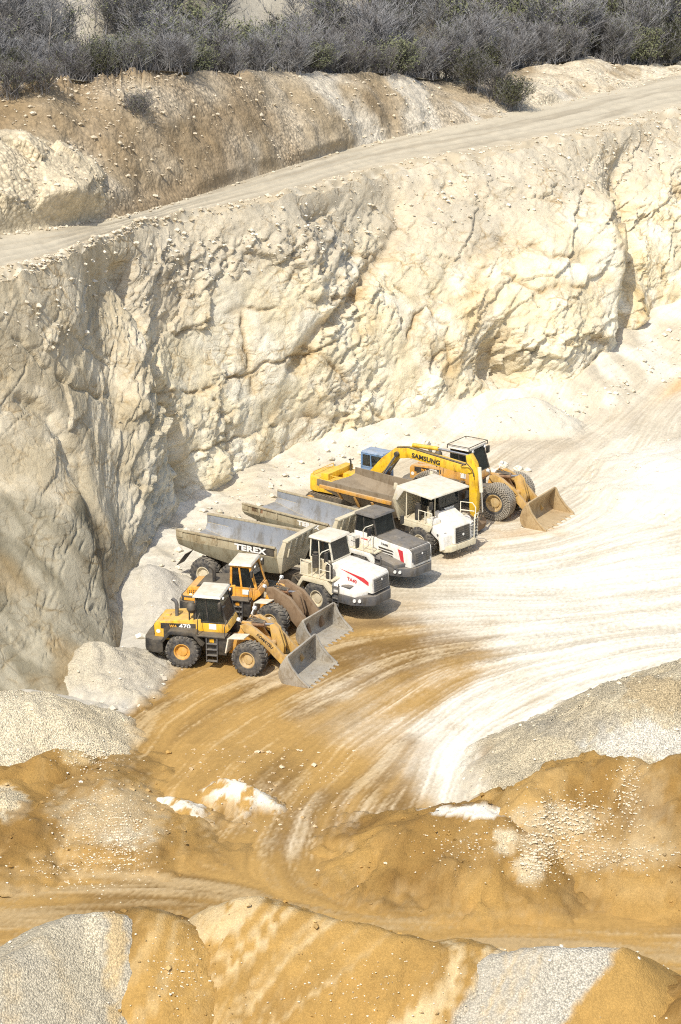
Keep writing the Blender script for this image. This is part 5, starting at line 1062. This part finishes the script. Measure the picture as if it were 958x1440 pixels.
def excavator():
    root = empty('excavator'); tag(root, 'yellow excavator with a blue cab, its raised boom reaching past the cream rigid truck', 'excavator', 'machines parked in a row on the quarry floor')
    place(root, 667, 747, 7.75, 0, R(34)); B0 = 2.1
    for sd in (-1, 1):
        t = MB(); y0, y1 = sorted((sd * .95, sd * 1.55)); pr = [(-3.6, .25), (-3.2, .02), (.6, .02), (1.0, .25), (1.05, .55), (.7, .88), (-3.3, .88), (-3.65, .55)]; t.prism(pr, y0, y1)
        for i in range(18): x = -3.3 + i * .235; t.box(x, x + .05, y0 - .02, y1 + .02, .86, .92, 1)
        tr_ = t.build('track', [M_frm, M_frm], root, .05)
        wl = MB()
        for xx in (-3.1, .5): wl.tube([(xx, sd * 1.56, .45), (xx, sd * 1.6, .45)], .34, 18)
        for i in range(6): wl.tube([(-2.6 + .5 * i, sd * 1.56, .2), (-2.6 + .5 * i, sd * 1.6, .2)], .13, 10)
        wl.build('track_roller', M_yel2, tr_)
    u = MB(); u.box(-2.2, -.4, -1.0, 1.0, .5, .95); u.tube([(-1.3, 0, .9), (-1.3, 0, 1.15)], .7, 20); u.build('undercarriage', M_frm, root, .03)
    XB = Matrix.Translation((.75, 0, 0)) @ Matrix.Diagonal((.86, 1, .94, 1))
    b = MB(XB); b.box(-3.9, .25, -1.4, -.35, 1.1, 2.0); b.box(-3.9, -.1, .3, 1.4, 1.1, 2.05); b.box(-3.9, .35, -.36, .31, 1.1, 1.75); body = b.build('upper_body', M_exy, root, .05)
    cw = MB(XB); cw.plan([(-3.9, -1.4), (-4.75, -1.3), (-5.05, -.9), (-5.15, 0), (-5.05, .9), (-4.75, 1.3), (-3.9, 1.4)], 1.05, 2.05, 0, .985); cw.build('counterweight', M_exy, root, .10)
    eh = MB(XB); eh.box(-3.75, -3.1, -1.35, 1.38, 2.0, 2.42); eh.build('engine_cover', M_exy, root, .05)
    ex = MB(XB); ex.tube([(-3.0, 1.0, 2.05), (-3.0, 1.0, 2.7), (-3.1, 1.0, 2.85)], .06, 8); ex.build('exhaust_pipe', M_blk, root)
    for pts in ([(-2.9, -1.36, 2.0), (-2.9, -1.36, 2.35), (-.9, -1.36, 2.35), (-.9, -1.36, 2.0)], [(-4.6, -1.1, 2.05), (-4.6, -1.1, 2.3), (-4.6, 1.1, 2.3), (-4.6, 1.1, 2.05)]): hr = MB(XB); hr.tube(pts, .025, 6); hr.build('handrail', M_exy, root)
    hs = MB(XB); rs_ = random.Random(4)
    for i in range(9): y = -.3 + .07 * i; hs.tube([(-1.6, y, 1.78), (-1.2, y + .1, 2.2 + .25 * rs_.random()), (-.6, y, 2.3 + .2 * rs_.random()), (-.1, y * .6, 2.2)], .03, 5)
    hs.build('hydraulic_hose', M_blk, root)
    cb = MB(XB); cb.prism([(-1.65, 1.75), (-1.65, 2.75), (.28, 2.75), (.32, 1.75)], .45, 1.55); cab = cb.build('cab', M_blu, root, .04)
    cab_glasshouse(cab, (-1.6, .28, .47, 1.53), (-1.6, .1, .5, 1.5), 2.75, 3.62, .07, M_blu, (-1.72, .24, .42, 1.6), M_blu, rooft=.12, M=XB)
    bk = MB(XB); bk.box(-1.72, -1.62, .45, 1.55, 2.2, 3.68); bk.build('back_panel', M_blu, cab, .02)
    # boom, dipper, bucket
    m = MB(); m.prism([(.25, 2.0), (.55, 1.85), (1.7, 3.05), (2.5, 3.78), (3.3, 3.95), (7.3, 3.62), (7.7, 3.8), (7.65, 4.05), (7.3, 4.12), (3.2, 4.55), (2.3, 4.42), (1.3, 3.6), (.25, 2.4)], -.36, .22); boom = m.build('boom', M_exy, root, .03)
    text('SAMSUNG', .38, side_M(3.5, -.375, 4.06, -.09), M_ktx, boom, bold=.014, sx=1.12)
    for sd in (-1, 1): c = MB(); y = -.07 + sd * .42; c.tube([(.7, y, 1.4), (1.5, y, 2.6)], .12, 12); c.tube([(1.5, y, 2.6), (2.5, y, 4.1)], .07, 10, 1); c.tube([(2.5, y - .08, 4.1), (2.5, y + .08, 4.1)], .16, 12, 2); c.build('boom_cylinder', [M_mud, M_rod, M_frm], root)
    c = MB(); c.tube([(3.4, -.07, 4.72), (5.2, -.07, 4.78)], .13, 12); c.tube([(5.2, -.07, 4.78), (7.35, -.07, 4.72)], .07, 10, 1); c.build('dipper_cylinder', [M_exy, M_rod], root)
    pp = MB(); pp.tube([(2.4, -.30, 4.48), (3.2, -.30, 4.61), (7.2, -.30, 4.19)], .035, 6); pp.tube([(7.0, -.45, 4.1), (7.5, -.62, 4.4), (7.85, -.5, 4.0), (7.9, -.45, 3.6)], .035, 6); pp.tube([(2.4, -.2, 4.48), (3.2, -.2, 4.61), (7.2, -.2, 4.19)], .03, 6); pp.build('hydraulic_pipe', M_frm, boom)
    d = MB(); d.prism([(7.2, 4.75), (7.5, 4.85), (7.85, 4.35), (8.05, 3.7), (8.0, 1.1), (7.7, 1.0), (7.55, 1.3), (7.45, 3.6)], -.27, .13); d.build('dipper', M_exy, root, .03)
    c = MB(); c.tube([(8.05, -.07, 4.1), (8.22, -.07, 2.6)], .12, 12); c.tube([(8.22, -.07, 2.6), (8.32, -.07, 1.35)], .06, 10, 1); c.tube([(7.85, -.07, 1.25), (8.35, -.07, 1.35), (8.15, -.07, .8)], .07, 8, 2); c.build('bucket_cylinder', [M_rail, M_rod, M_frm], root)
    k = MB(); k.prism([(7.6, 1.15), (8.15, .95), (8.35, .6), (8.2, .2), (7.7, .02), (7.1, .15), (6.95, .3), (7.15, .38), (7.6, .3), (7.95, .55), (7.75, .8)], -.6, .45); kb = k.build('bucket', M_mud, root, .02)
    for i in range(5): t = MB(); y = -.52 + .22 * i; t.hexa([(6.7, y - .05, .2), (7.0, y - .06, .14), (7.0, y + .06, .14), (6.7, y + .05, .2)], [(6.7, y - .04, .26), (7.0, y - .06, .3), (7.0, y + .06, .3), (6.7, y + .04, .26)]); t.build('tooth', M_stl, kb)
    return root
excavator()
# ================================================================== ROCKS AND SCRUB
rnd = random.Random(11)
def stone_soup(name, pts, sizes, col, mat, seed):
    r = np.random.RandomState(seed); base = np.array([(1, 0, 0), (-1, 0, 0), (0, 1, 0), (0, -1, 0), (0, 0, 1), (0, 0, -1), (.6, .6, .5), (-.6, .6, .4), (.6, -.6, .5), (-.6, -.6, .45)])
    F0 = np.array([(4, 6, 0), (4, 2, 6), (6, 2, 0), (4, 7, 2), (4, 1, 7), (7, 1, 2), (4, 0, 8), (4, 8, 3), (8, 0, 3), (4, 3, 9), (4, 9, 1), (9, 3, 1), (5, 0, 2), (5, 2, 1), (5, 1, 3), (5, 3, 0)])
    V = []; F = []; C = []
    for i, (p, s) in enumerate(zip(pts, sizes)):
        a = r.rand() * 6.28; b = base * (0.75 + 0.5 * r.rand(10, 1)) * s * np.array([1.0, .6 + .5 * r.rand(), .45 + .4 * r.rand()]); c, s_ = math.cos(a), math.sin(a)
        b = np.stack([b[:, 0] * c - b[:, 1] * s_, b[:, 0] * s_ + b[:, 1] * c, b[:, 2]], -1); V.append(b + p + np.array([0, 0, s * .12])); F.append(F0 + 10 * i); C.append(np.repeat(col[i][None], 10, 0))
    return soup(name, np.concatenate(V), np.concatenate(F), mat, None, False, np.concatenate(C))
M_rub_stone = grit_mat('loose_stone', 4.0, 0.3, 0.3, 0.03, 0, 14.0)
rr = np.random.RandomState(3); pts = []; siz = []; cl_ = []
def scatter(grid, n, smin, smax, cond, c0, c1):
    fl = grid.reshape(-1, 3); px, py = to_px(fl); ok = np.where(cond(px, py, fl))[0]
    pick = ok[rr.randint(0, len(ok), n)]
    for i in pick:
        pts.append(fl[i] + np.array([rr.randn() * .06, rr.randn() * .06, 0])); siz.append(smin + (smax - smin) * rr.rand() ** 4); t = rr.rand(); cl_.append((np.array(c0) * (1 - t) + np.array(c1) * t))
inside_px = lambda px, py, m=60: (px > -m) & (px < IW + m) & (py > -m) & (py < IH + m)
scatter(bankP[:, 8:], 1300, .06, .24, lambda px, py, p: inside_px(px, py), (.44, .37, .26), (.62, .55, .43))
scatter(cliffP[:, int(NV * .78):int(NV * .98)], 1100, .05, .24, lambda px, py, p: inside_px(px, py) & (rr.rand(len(px)) < .25 + .75 * (px > 230)), (.50, .44, .33), (.70, .65, .54))
scatter(roadP[:, 0:int(NR * .26)], 1500, .05, .24, lambda px, py, p: inside_px(px, py), (.46, .39, .28), (.66, .60, .48))
scatter(roadP[:, int(NR * .9):], 400, .05, .22, lambda px, py, p: inside_px(px, py), (.44, .37, .26), (.62, .56, .44))
G3z = np.stack([GX, GY, GZ], -1)
scatter(G3z, 1500, .05, .30, lambda px, py, p: inside_px(px, py) & (ap.reshape(-1) > .12) & (ap.reshape(-1) < .8) & (py > 400), (.50, .45, .35), (.72, .67, .56))
scatter(G3z, 260, .04, .16, lambda px, py, p: inside_px(px, py) & (np.abs(px - 380) < 120) & (np.abs(py - 1110) < 60), (.40, .27, .12), (.62, .52, .36))
for P_, mk_, c_, nm_ in PILES:
    vis = (to_px(P_)[0] > -30) & (to_px(P_)[0] < 988) & (to_px(P_)[1] < 1470) & mk_
    n_ = int(vis.sum() * (0.005 if nm_ == 'sand_pile' else 0.03)); idx = np.argwhere(vis)
    if len(idx) < 10: continue
    for i, j in idx[rr.randint(0, len(idx), n_)]:
        f_ = fbm(P_[i, j][None] * 0.5, 3, 777)[0]
        if nm_ == 'sand_pile' and f_ < 0.05: continue
        pts.append(P_[i, j] + np.array([rr.randn() * .08, rr.randn() * .08, -.01])); siz.append(.025 + .085 * rr.rand() ** 3); t_ = rr.rand(); cl_.append(np.array((.55, .48, .35)) * (1 - t_) + np.array((.74, .69, .58)) * t_)
for P_, mk_, c_, nm_ in PILES:      # clods of the heaps' own earth
    if nm_ != 'sand_pile': continue
    vis = (to_px(P_)[0] > -30) & (to_px(P_)[0] < 988) & (to_px(P_)[1] < 1470) & mk_; idx = np.argwhere(vis)
    if len(idx) < 10: continue
    for i, j in idx[rr.randint(0, len(idx), int(vis.sum() * 0.045))]:
        if fbm(P_[i, j][None] * 0.45, 3, 797)[0] < -0.08: continue
        pts.append(P_[i, j] + np.array([rr.randn() * .08, rr.randn() * .08, -.01])); siz.append(.03 + .13 * rr.rand() ** 4); cl_.append(c_[i, j] * (0.75 + 0.45 * rr.rand()))
for (cx_, cy_, sx_, sy_, n_) in ((800, 1160, 55, 32, 1100), (762, 1195, 34, 36, 600), (885, 1125, 18, 45, 260), (850, 1208, 85, 16, 420), (150, 1165, 60, 50, 600), (110, 1225, 75, 22, 260), (175, 1190, 26, 36, 300), (125, 1062, 40, 18, 320), (748, 1212, 16, 26, 260), (660, 1190, 70, 30, 160), (520, 1400, 150, 50, 160), (250, 1370, 40, 60, 120)):
    n_ = int(n_ * 1.5); qx = cx_ + rr.randn(n_) * sx_ * .6; qy = cy_ + rr.randn(n_) * sy_ * .6; g_ = at_z(qx, qy, 0.0); best = np.stack([g_[:, 0], g_[:, 1], ground_zs(g_[:, 0], g_[:, 1])], -1)
    for P_, mk_, c_, nm_ in PILES:                           # drop each pebble on the heap that lies there
        x0_, y0_ = P_[0, 0, 0], P_[0, 0, 1]; dx_ = P_[1, 0, 0] - x0_; dy_ = P_[0, 1, 1] - y0_; hit = np.zeros(n_, bool)
        for z_ in np.arange(4.7, 0.0, -0.06):
            p_ = at_z(qx, qy, z_); i_ = ((p_[:, 0] - x0_) / dx_ + .5).astype(int); j_ = ((p_[:, 1] - y0_) / dy_ + .5).astype(int)
            ok_ = (i_ >= 0) & (i_ < P_.shape[0]) & (j_ >= 0) & (j_ < P_.shape[1]) & ~hit; ic, jc = np.clip(i_, 0, P_.shape[0] - 1), np.clip(j_, 0, P_.shape[1] - 1)
            ok_ &= (P_[ic, jc, 2] >= z_) & mk_[ic, jc]; hit |= ok_; nearer = ok_ & (P_[ic, jc, 1] < best[:, 1]); best[nearer] = P_[ic, jc][nearer]
    for p_ in best:
        pts.append(p_ + np.array([rr.randn() * .05, rr.randn() * .05, -.005])); siz.append(.02 + .035 * rr.rand() ** 2); t_ = rr.rand(); cl_.append(np.array((.56, .46, .30)) * (1 - t_) + np.array((.76, .69, .54)) * t_)
rb = stone_soup('rubble', pts, siz, cl_, M_rub_stone, 7); tag(rb, 'loose stones strewn over the bank, the crest and the foot of the face', 'rubble', kind='stuff')
def boulder(px, py, s, label, seed):
    r = np.random.RandomState(seed); bm = bmesh.new(); bmesh.ops.create_icosphere(bm, subdivisions=3, radius=1.0)
    co = np.array([v.co for v in bm.verts]); h, _, _ = blocks(co * 1.3 + seed * 3.7, seed, 1.2); co = co * (1 + 0.30 * h + 0.05 * fbm(co * 3, 3, seed))[:, None] * np.array([1, .8, .68]) * s
    for v, q in zip(bm.verts, co): v.co = q
    me = bpy.data.meshes.new('boulder'); bm.to_mesh(me); bm.free(); set_attr(me, 'Col', np.repeat(np.array([[.66, .61, .50]]), len(me.vertices), 0)); me.materials.append(M_rub_stone)
    o = link('boulder', me); g = at_z(px, py, 0.0); o.location = (g[0], g[1], ground_z(g[0], g[1]) + .3 * s); o.rotation_euler = (0, 0, r.rand() * 6); return tag(o, label, 'boulder', 'boulders behind the farthest loader')
for a in ((700, 668, .55, 'pale boulder just right of the farthest loader cab', 1), (708, 655, .36, 'small pale boulder behind the boulder by the farthest loader', 2), (729, 660, .32, 'small pale boulder on open ground right of the farthest loader cab', 3), (742, 662, .26, 'smallest pale stone, rightmost beside the farthest loader', 4), (598, 630, .4, 'pale boulder at the foot of the face left of the farthest loader cab', 5)): boulder(*a)

# ---- scrub: bare grey shrubs and small trees on the plateau above the bank
M_twig = paint('hazed_grey_twigs', (0.235, 0.235, 0.245), 0.9, 0.4, (0.40, 0.40, 0.37), 0.5, up=0.1, spec=0.1)  # grey lightened and cooled: distance haze is put into the colour
M_twig2 = paint('hazed_brown_twigs', (0.165, 0.16, 0.165), 0.9, 0.35, (0.30, 0.295, 0.26), 0.5, up=0.1, spec=0.1)  # darker twigs, also lifted towards grey to paint in the haze
M_bark = paint('pale_bark', (0.30, 0.28, 0.25), 0.9, 0.3, (0.40, 0.37, 0.32), 0.7, up=0.1, spec=0.1)
N = NT('olive_leaves'); n = N.noise(1.2, 3); M_leaf = N.done(N.ramp(n, [(0.3, (0.10, 0.115, 0.055)), (0.7, (0.21, 0.215, 0.115))]), 0.7)
def shrub_meshes(seed, H, Wd, stems, nb, ntw, leafy=0.0, tree=False):
    r = random.Random(seed); SV = []; SF = []; TV = []; TF = []; LV = []; LF = []
    def tube(pts, r0, r1):
        b = len(SV); n = len(pts)
        for i, p in enumerate(pts):
            q = r0 + (r1 - r0) * i / (n - 1)
            for k in range(4): a = k * math.pi / 2; SV.append((p.x + q * math.cos(a), p.y + q * math.sin(a), p.z))
        for i in range(n - 1):
            for k in range(4): SF.append((b + i * 4 + k, b + i * 4 + (k + 1) % 4, b + (i + 1) * 4 + (k + 1) % 4, b + (i + 1) * 4 + k))
    def strip(p, q, w0):
        d = (q - p); s = d.cross(Vector((r.uniform(-1, 1), r.uniform(-1, 1), r.uniform(-1, 1)))); s = s.normalized() * w0 if s.length > 1e-6 else Vector((w0, 0, 0))
        b = len(TV); TV.extend([tuple(p - s), tuple(p + s), tuple(q + s * .5), tuple(q - s * .5)]); TF.append((b, b + 1, b + 2, b + 3))
    for st in range(stems):
        a = r.uniform(0, 6.28); base = Vector((r.uniform(-.2, .2) * Wd, r.uniform(-.2, .2) * Wd, 0)) if not tree else Vector((0, 0, 0))
        lean = r.uniform(.1, .55) if not tree else r.uniform(0, .12); hh = H * r.uniform(.65, 1.0); pts = []; p = base.copy(); d = Vector((math.cos(a) * lean, math.sin(a) * lean, 1)).normalized()
        for i in range(8): pts.append(p.copy()); d = (d + Vector((r.uniform(-.16, .16), r.uniform(-.16, .16), .03))).normalized(); p = p + d * hh / 7
        tube(pts, H * (.011 if not tree else .020), H * .003)
        for b_ in range(nb):
            t = r.uniform(.15 if not tree else .35, 1.0); i = min(int(t * 7), 6); o = pts[i].lerp(pts[i + 1], t * 7 - i); a2 = r.uniform(0, 6.28)
            dd = Vector((math.cos(a2), math.sin(a2), r.uniform(.3, 1.1))).normalized(); L = H * r.uniform(.16, .36) * (1.15 - .6 * t) * Wd / H * 1.5; m = o + dd * L * .5 + Vector((0, 0, .05 * L)); e = m + (dd + Vector((r.uniform(-.3, .3), r.uniform(-.3, .3), .25))).normalized() * L * .5
            strip(o, m, .022); strip(m, e, .015)
            for k in range(ntw):
                f = r.uniform(.15, 1.0); q = o.lerp(m, f * 2) if f < .5 else m.lerp(e, f * 2 - 1); td = (dd + Vector((r.uniform(-1, 1), r.uniform(-1, 1), r.uniform(-.2, 1)))).normalized(); l = r.uniform(.25, .75) * H / 4.5
                strip(q, q + td * l, .012)
                if r.random() < leafy:
                    for z in range(3):
                        c = q + td * l * r.uniform(.4, 1.1) + Vector((r.uniform(-.1, .1), r.uniform(-.1, .1), r.uniform(-.1, .1))); s = Vector((r.uniform(-1, 1), r.uniform(-1, 1), r.uniform(-1, 1))).normalized() * .075; u = s.orthogonal().normalized() * .045; b = len(LV); LV.extend([tuple(c - s), tuple(c + u), tuple(c + s), tuple(c - u)]); LF.append((b, b + 1, b + 2, b + 3))
    return (SV, SF), (TV, TF), (LV, LF)
protos = []
specs = [('shrub', 4.2, 4.2, 11, 24, 11, 0.0, False, M_twig), ('shrub', 3.4, 4.4, 12, 22, 12, 0.05, False, M_twig2), ('shrub', 4.8, 4.0, 9, 28, 11, 0.10, False, M_twig), ('shrub', 3.2, 4.0, 12, 22, 10, 0.55, False, M_twig2),
         ('bare_tree', 7.0, 4.4, 1, 80, 13, 0.0, True, M_twig), ('bare_tree', 7.5, 4.0, 2, 60, 12, 0.0, True, M_twig), ('leafy_tree', 6.0, 4.6, 2, 60, 12, 0.6, True, M_twig2)]
for i, (nm, H, Wd, stm, nb, ntw, lf, tr_, mt) in enumerate(specs):
    S, T, L = shrub_meshes(100 + i, H, Wd, stm, nb, ntw, lf, tr_); d = [('stem' if not tr_ else 'trunk', soup(None, S[0], S[1], M_bark if tr_ else mt)), ('crown', soup(None, T[0], T[1], mt))]
    if L[0]: d.append(('foliage', soup(None, L[0], L[1], M_leaf)))
    protos.append((nm, d))
LAB = {0: 'grey leafless shrub in the dense scrub above the bank', 1: 'low dark brown leafless shrub in the scrub above the bank', 2: 'tall grey shrub with a few olive leaves above the bank', 3: 'bushy olive green shrub among grey ones above the bank',
       4: 'bare single-stemmed tree rising out of the scrub', 5: 'bare two-stemmed tree with a pale trunk in the scrub', 6: 'tree with olive foliage among bare scrub'}
def plant(ki, loc, sc, label=None, group='scrub on the plateau above the bank', cat=None):
    nm, d = protos[ki]; root = empty(nm, loc, rnd.uniform(0, 6.28)); s = sc; root.scale = (s * rnd.uniform(.9, 1.15), s * rnd.uniform(.9, 1.15), s)
    tag(root, label or LAB[ki], cat or ('tree' if 'tree' in nm else 'shrub'), group)
    for pn, me in d: o = link(pn, me, root)
    return root
hx, hy = to_px(hillP); farr = far[0]
count = 0
rows = [(0.8, 26, 0.62), (3.2, 26, .8), (7, 26, .95), (12, 20, 1.0), (19, 18, 1.1), (28, 18, 1.15), (40, 18, 1.2), (56, 18, 1.3), (76, 16, 1.4)]
for ri, (fo, n, sc) in enumerate(rows):
    for q in range(n):
        u0 = (q + rnd.uniform(.1, .9)) / n; u_idx = int(np.interp(-90 + u0 * (IW + 180), hx[:, 1], np.arange(len(hx)))); fo2 = fo * rnd.uniform(.8, 1.25)
        j = int(np.argmin(np.abs(farr - fo2))); p = hillP[u_idx, j]; ppx, ppy = to_px(p); k_ = np.linalg.norm(p) / 150.0
        if fo > 5 and (((ppx - 100) / 60) ** 2 < 1 or ((ppx - 345) / 36) ** 2 < 1) and rnd.random() < .92: continue
        if fo > 9 and 250 < ppx < 330 and rnd.random() < .4: continue
        ki = rnd.choices(range(7), [4, 4, 3, 2.2 if ppx > 120 else .6, .8 if ri > 2 else 0, .6 if ri > 2 else 0, .6 if (ri > 3) else 0])[0]
        plant(ki, (p[0], p[1], p[2] - .15), sc * k_ * rnd.uniform(.8, 1.2) * (0.8 if ki > 3 else 1.0)); count += 1
def on_bank(px, py):
    bx, by = to_px(bankP); i = np.argmin((bx - px) ** 2 + (by - py) ** 2); return bankP.reshape(-1, 3)[i]
for (px, py, ki, s, lb) in ((196, 165, 1, .50, 'lone dark bush halfway up the earth bank on the left'), (640, 118, 1, .85, 'dark bush at the top of the overgrown gully'), (668, 130, 3, .85, 'green-brown bush in the middle of the overgrown gully'), (700, 146, 1, .8, 'dark bush low in the overgrown gully'), (722, 156, 3, .72, 'lowest green-brown bush at the mouth of the overgrown gully, beside the road'), (60, 132, 1, .7, 'dark bush spilling over the top of the bank at far left'), (15, 140, 1, .8, 'dark bush at the left edge spilling down the bank')):
    plant(ki, on_bank(px, py), s * (np.linalg.norm(on_bank(px, py)) / 150), lb, 'bushes growing on the bank')
# low dead brush under the shrubs
V = []; F = []
for q in range(30000):
    i = rr.randint(0, len(hillP)); f0 = 90 * rr.rand() ** 1.6; j = min(int(np.searchsorted(farr, f0)), len(farr) - 2)
    if not (-80 < hx[i, 1] < IW + 80): continue
    p = hillP[i, j] * (1 - .5) + hillP[i, j + 1] * .5 + np.array([rr.randn() * .5, rr.randn() * .8, -.05]); l = (.4 + .9 * rr.rand()) * (1 + f0 / 60); d = np.array([rr.randn() * .5, rr.randn() * .5, 1.0]); d = d / np.linalg.norm(d) * l; s = np.array([rr.randn(), rr.randn(), 0]) * .022
    b = len(V); V += [p - s, p + s, p + d]; F.append((b, b + 1, b + 2))
ug = soup('undergrowth', np.array(V), np.array(F), M_twig2); tag(ug, 'low dead brush between the shrubs above the bank', 'undergrowth', kind='stuff')
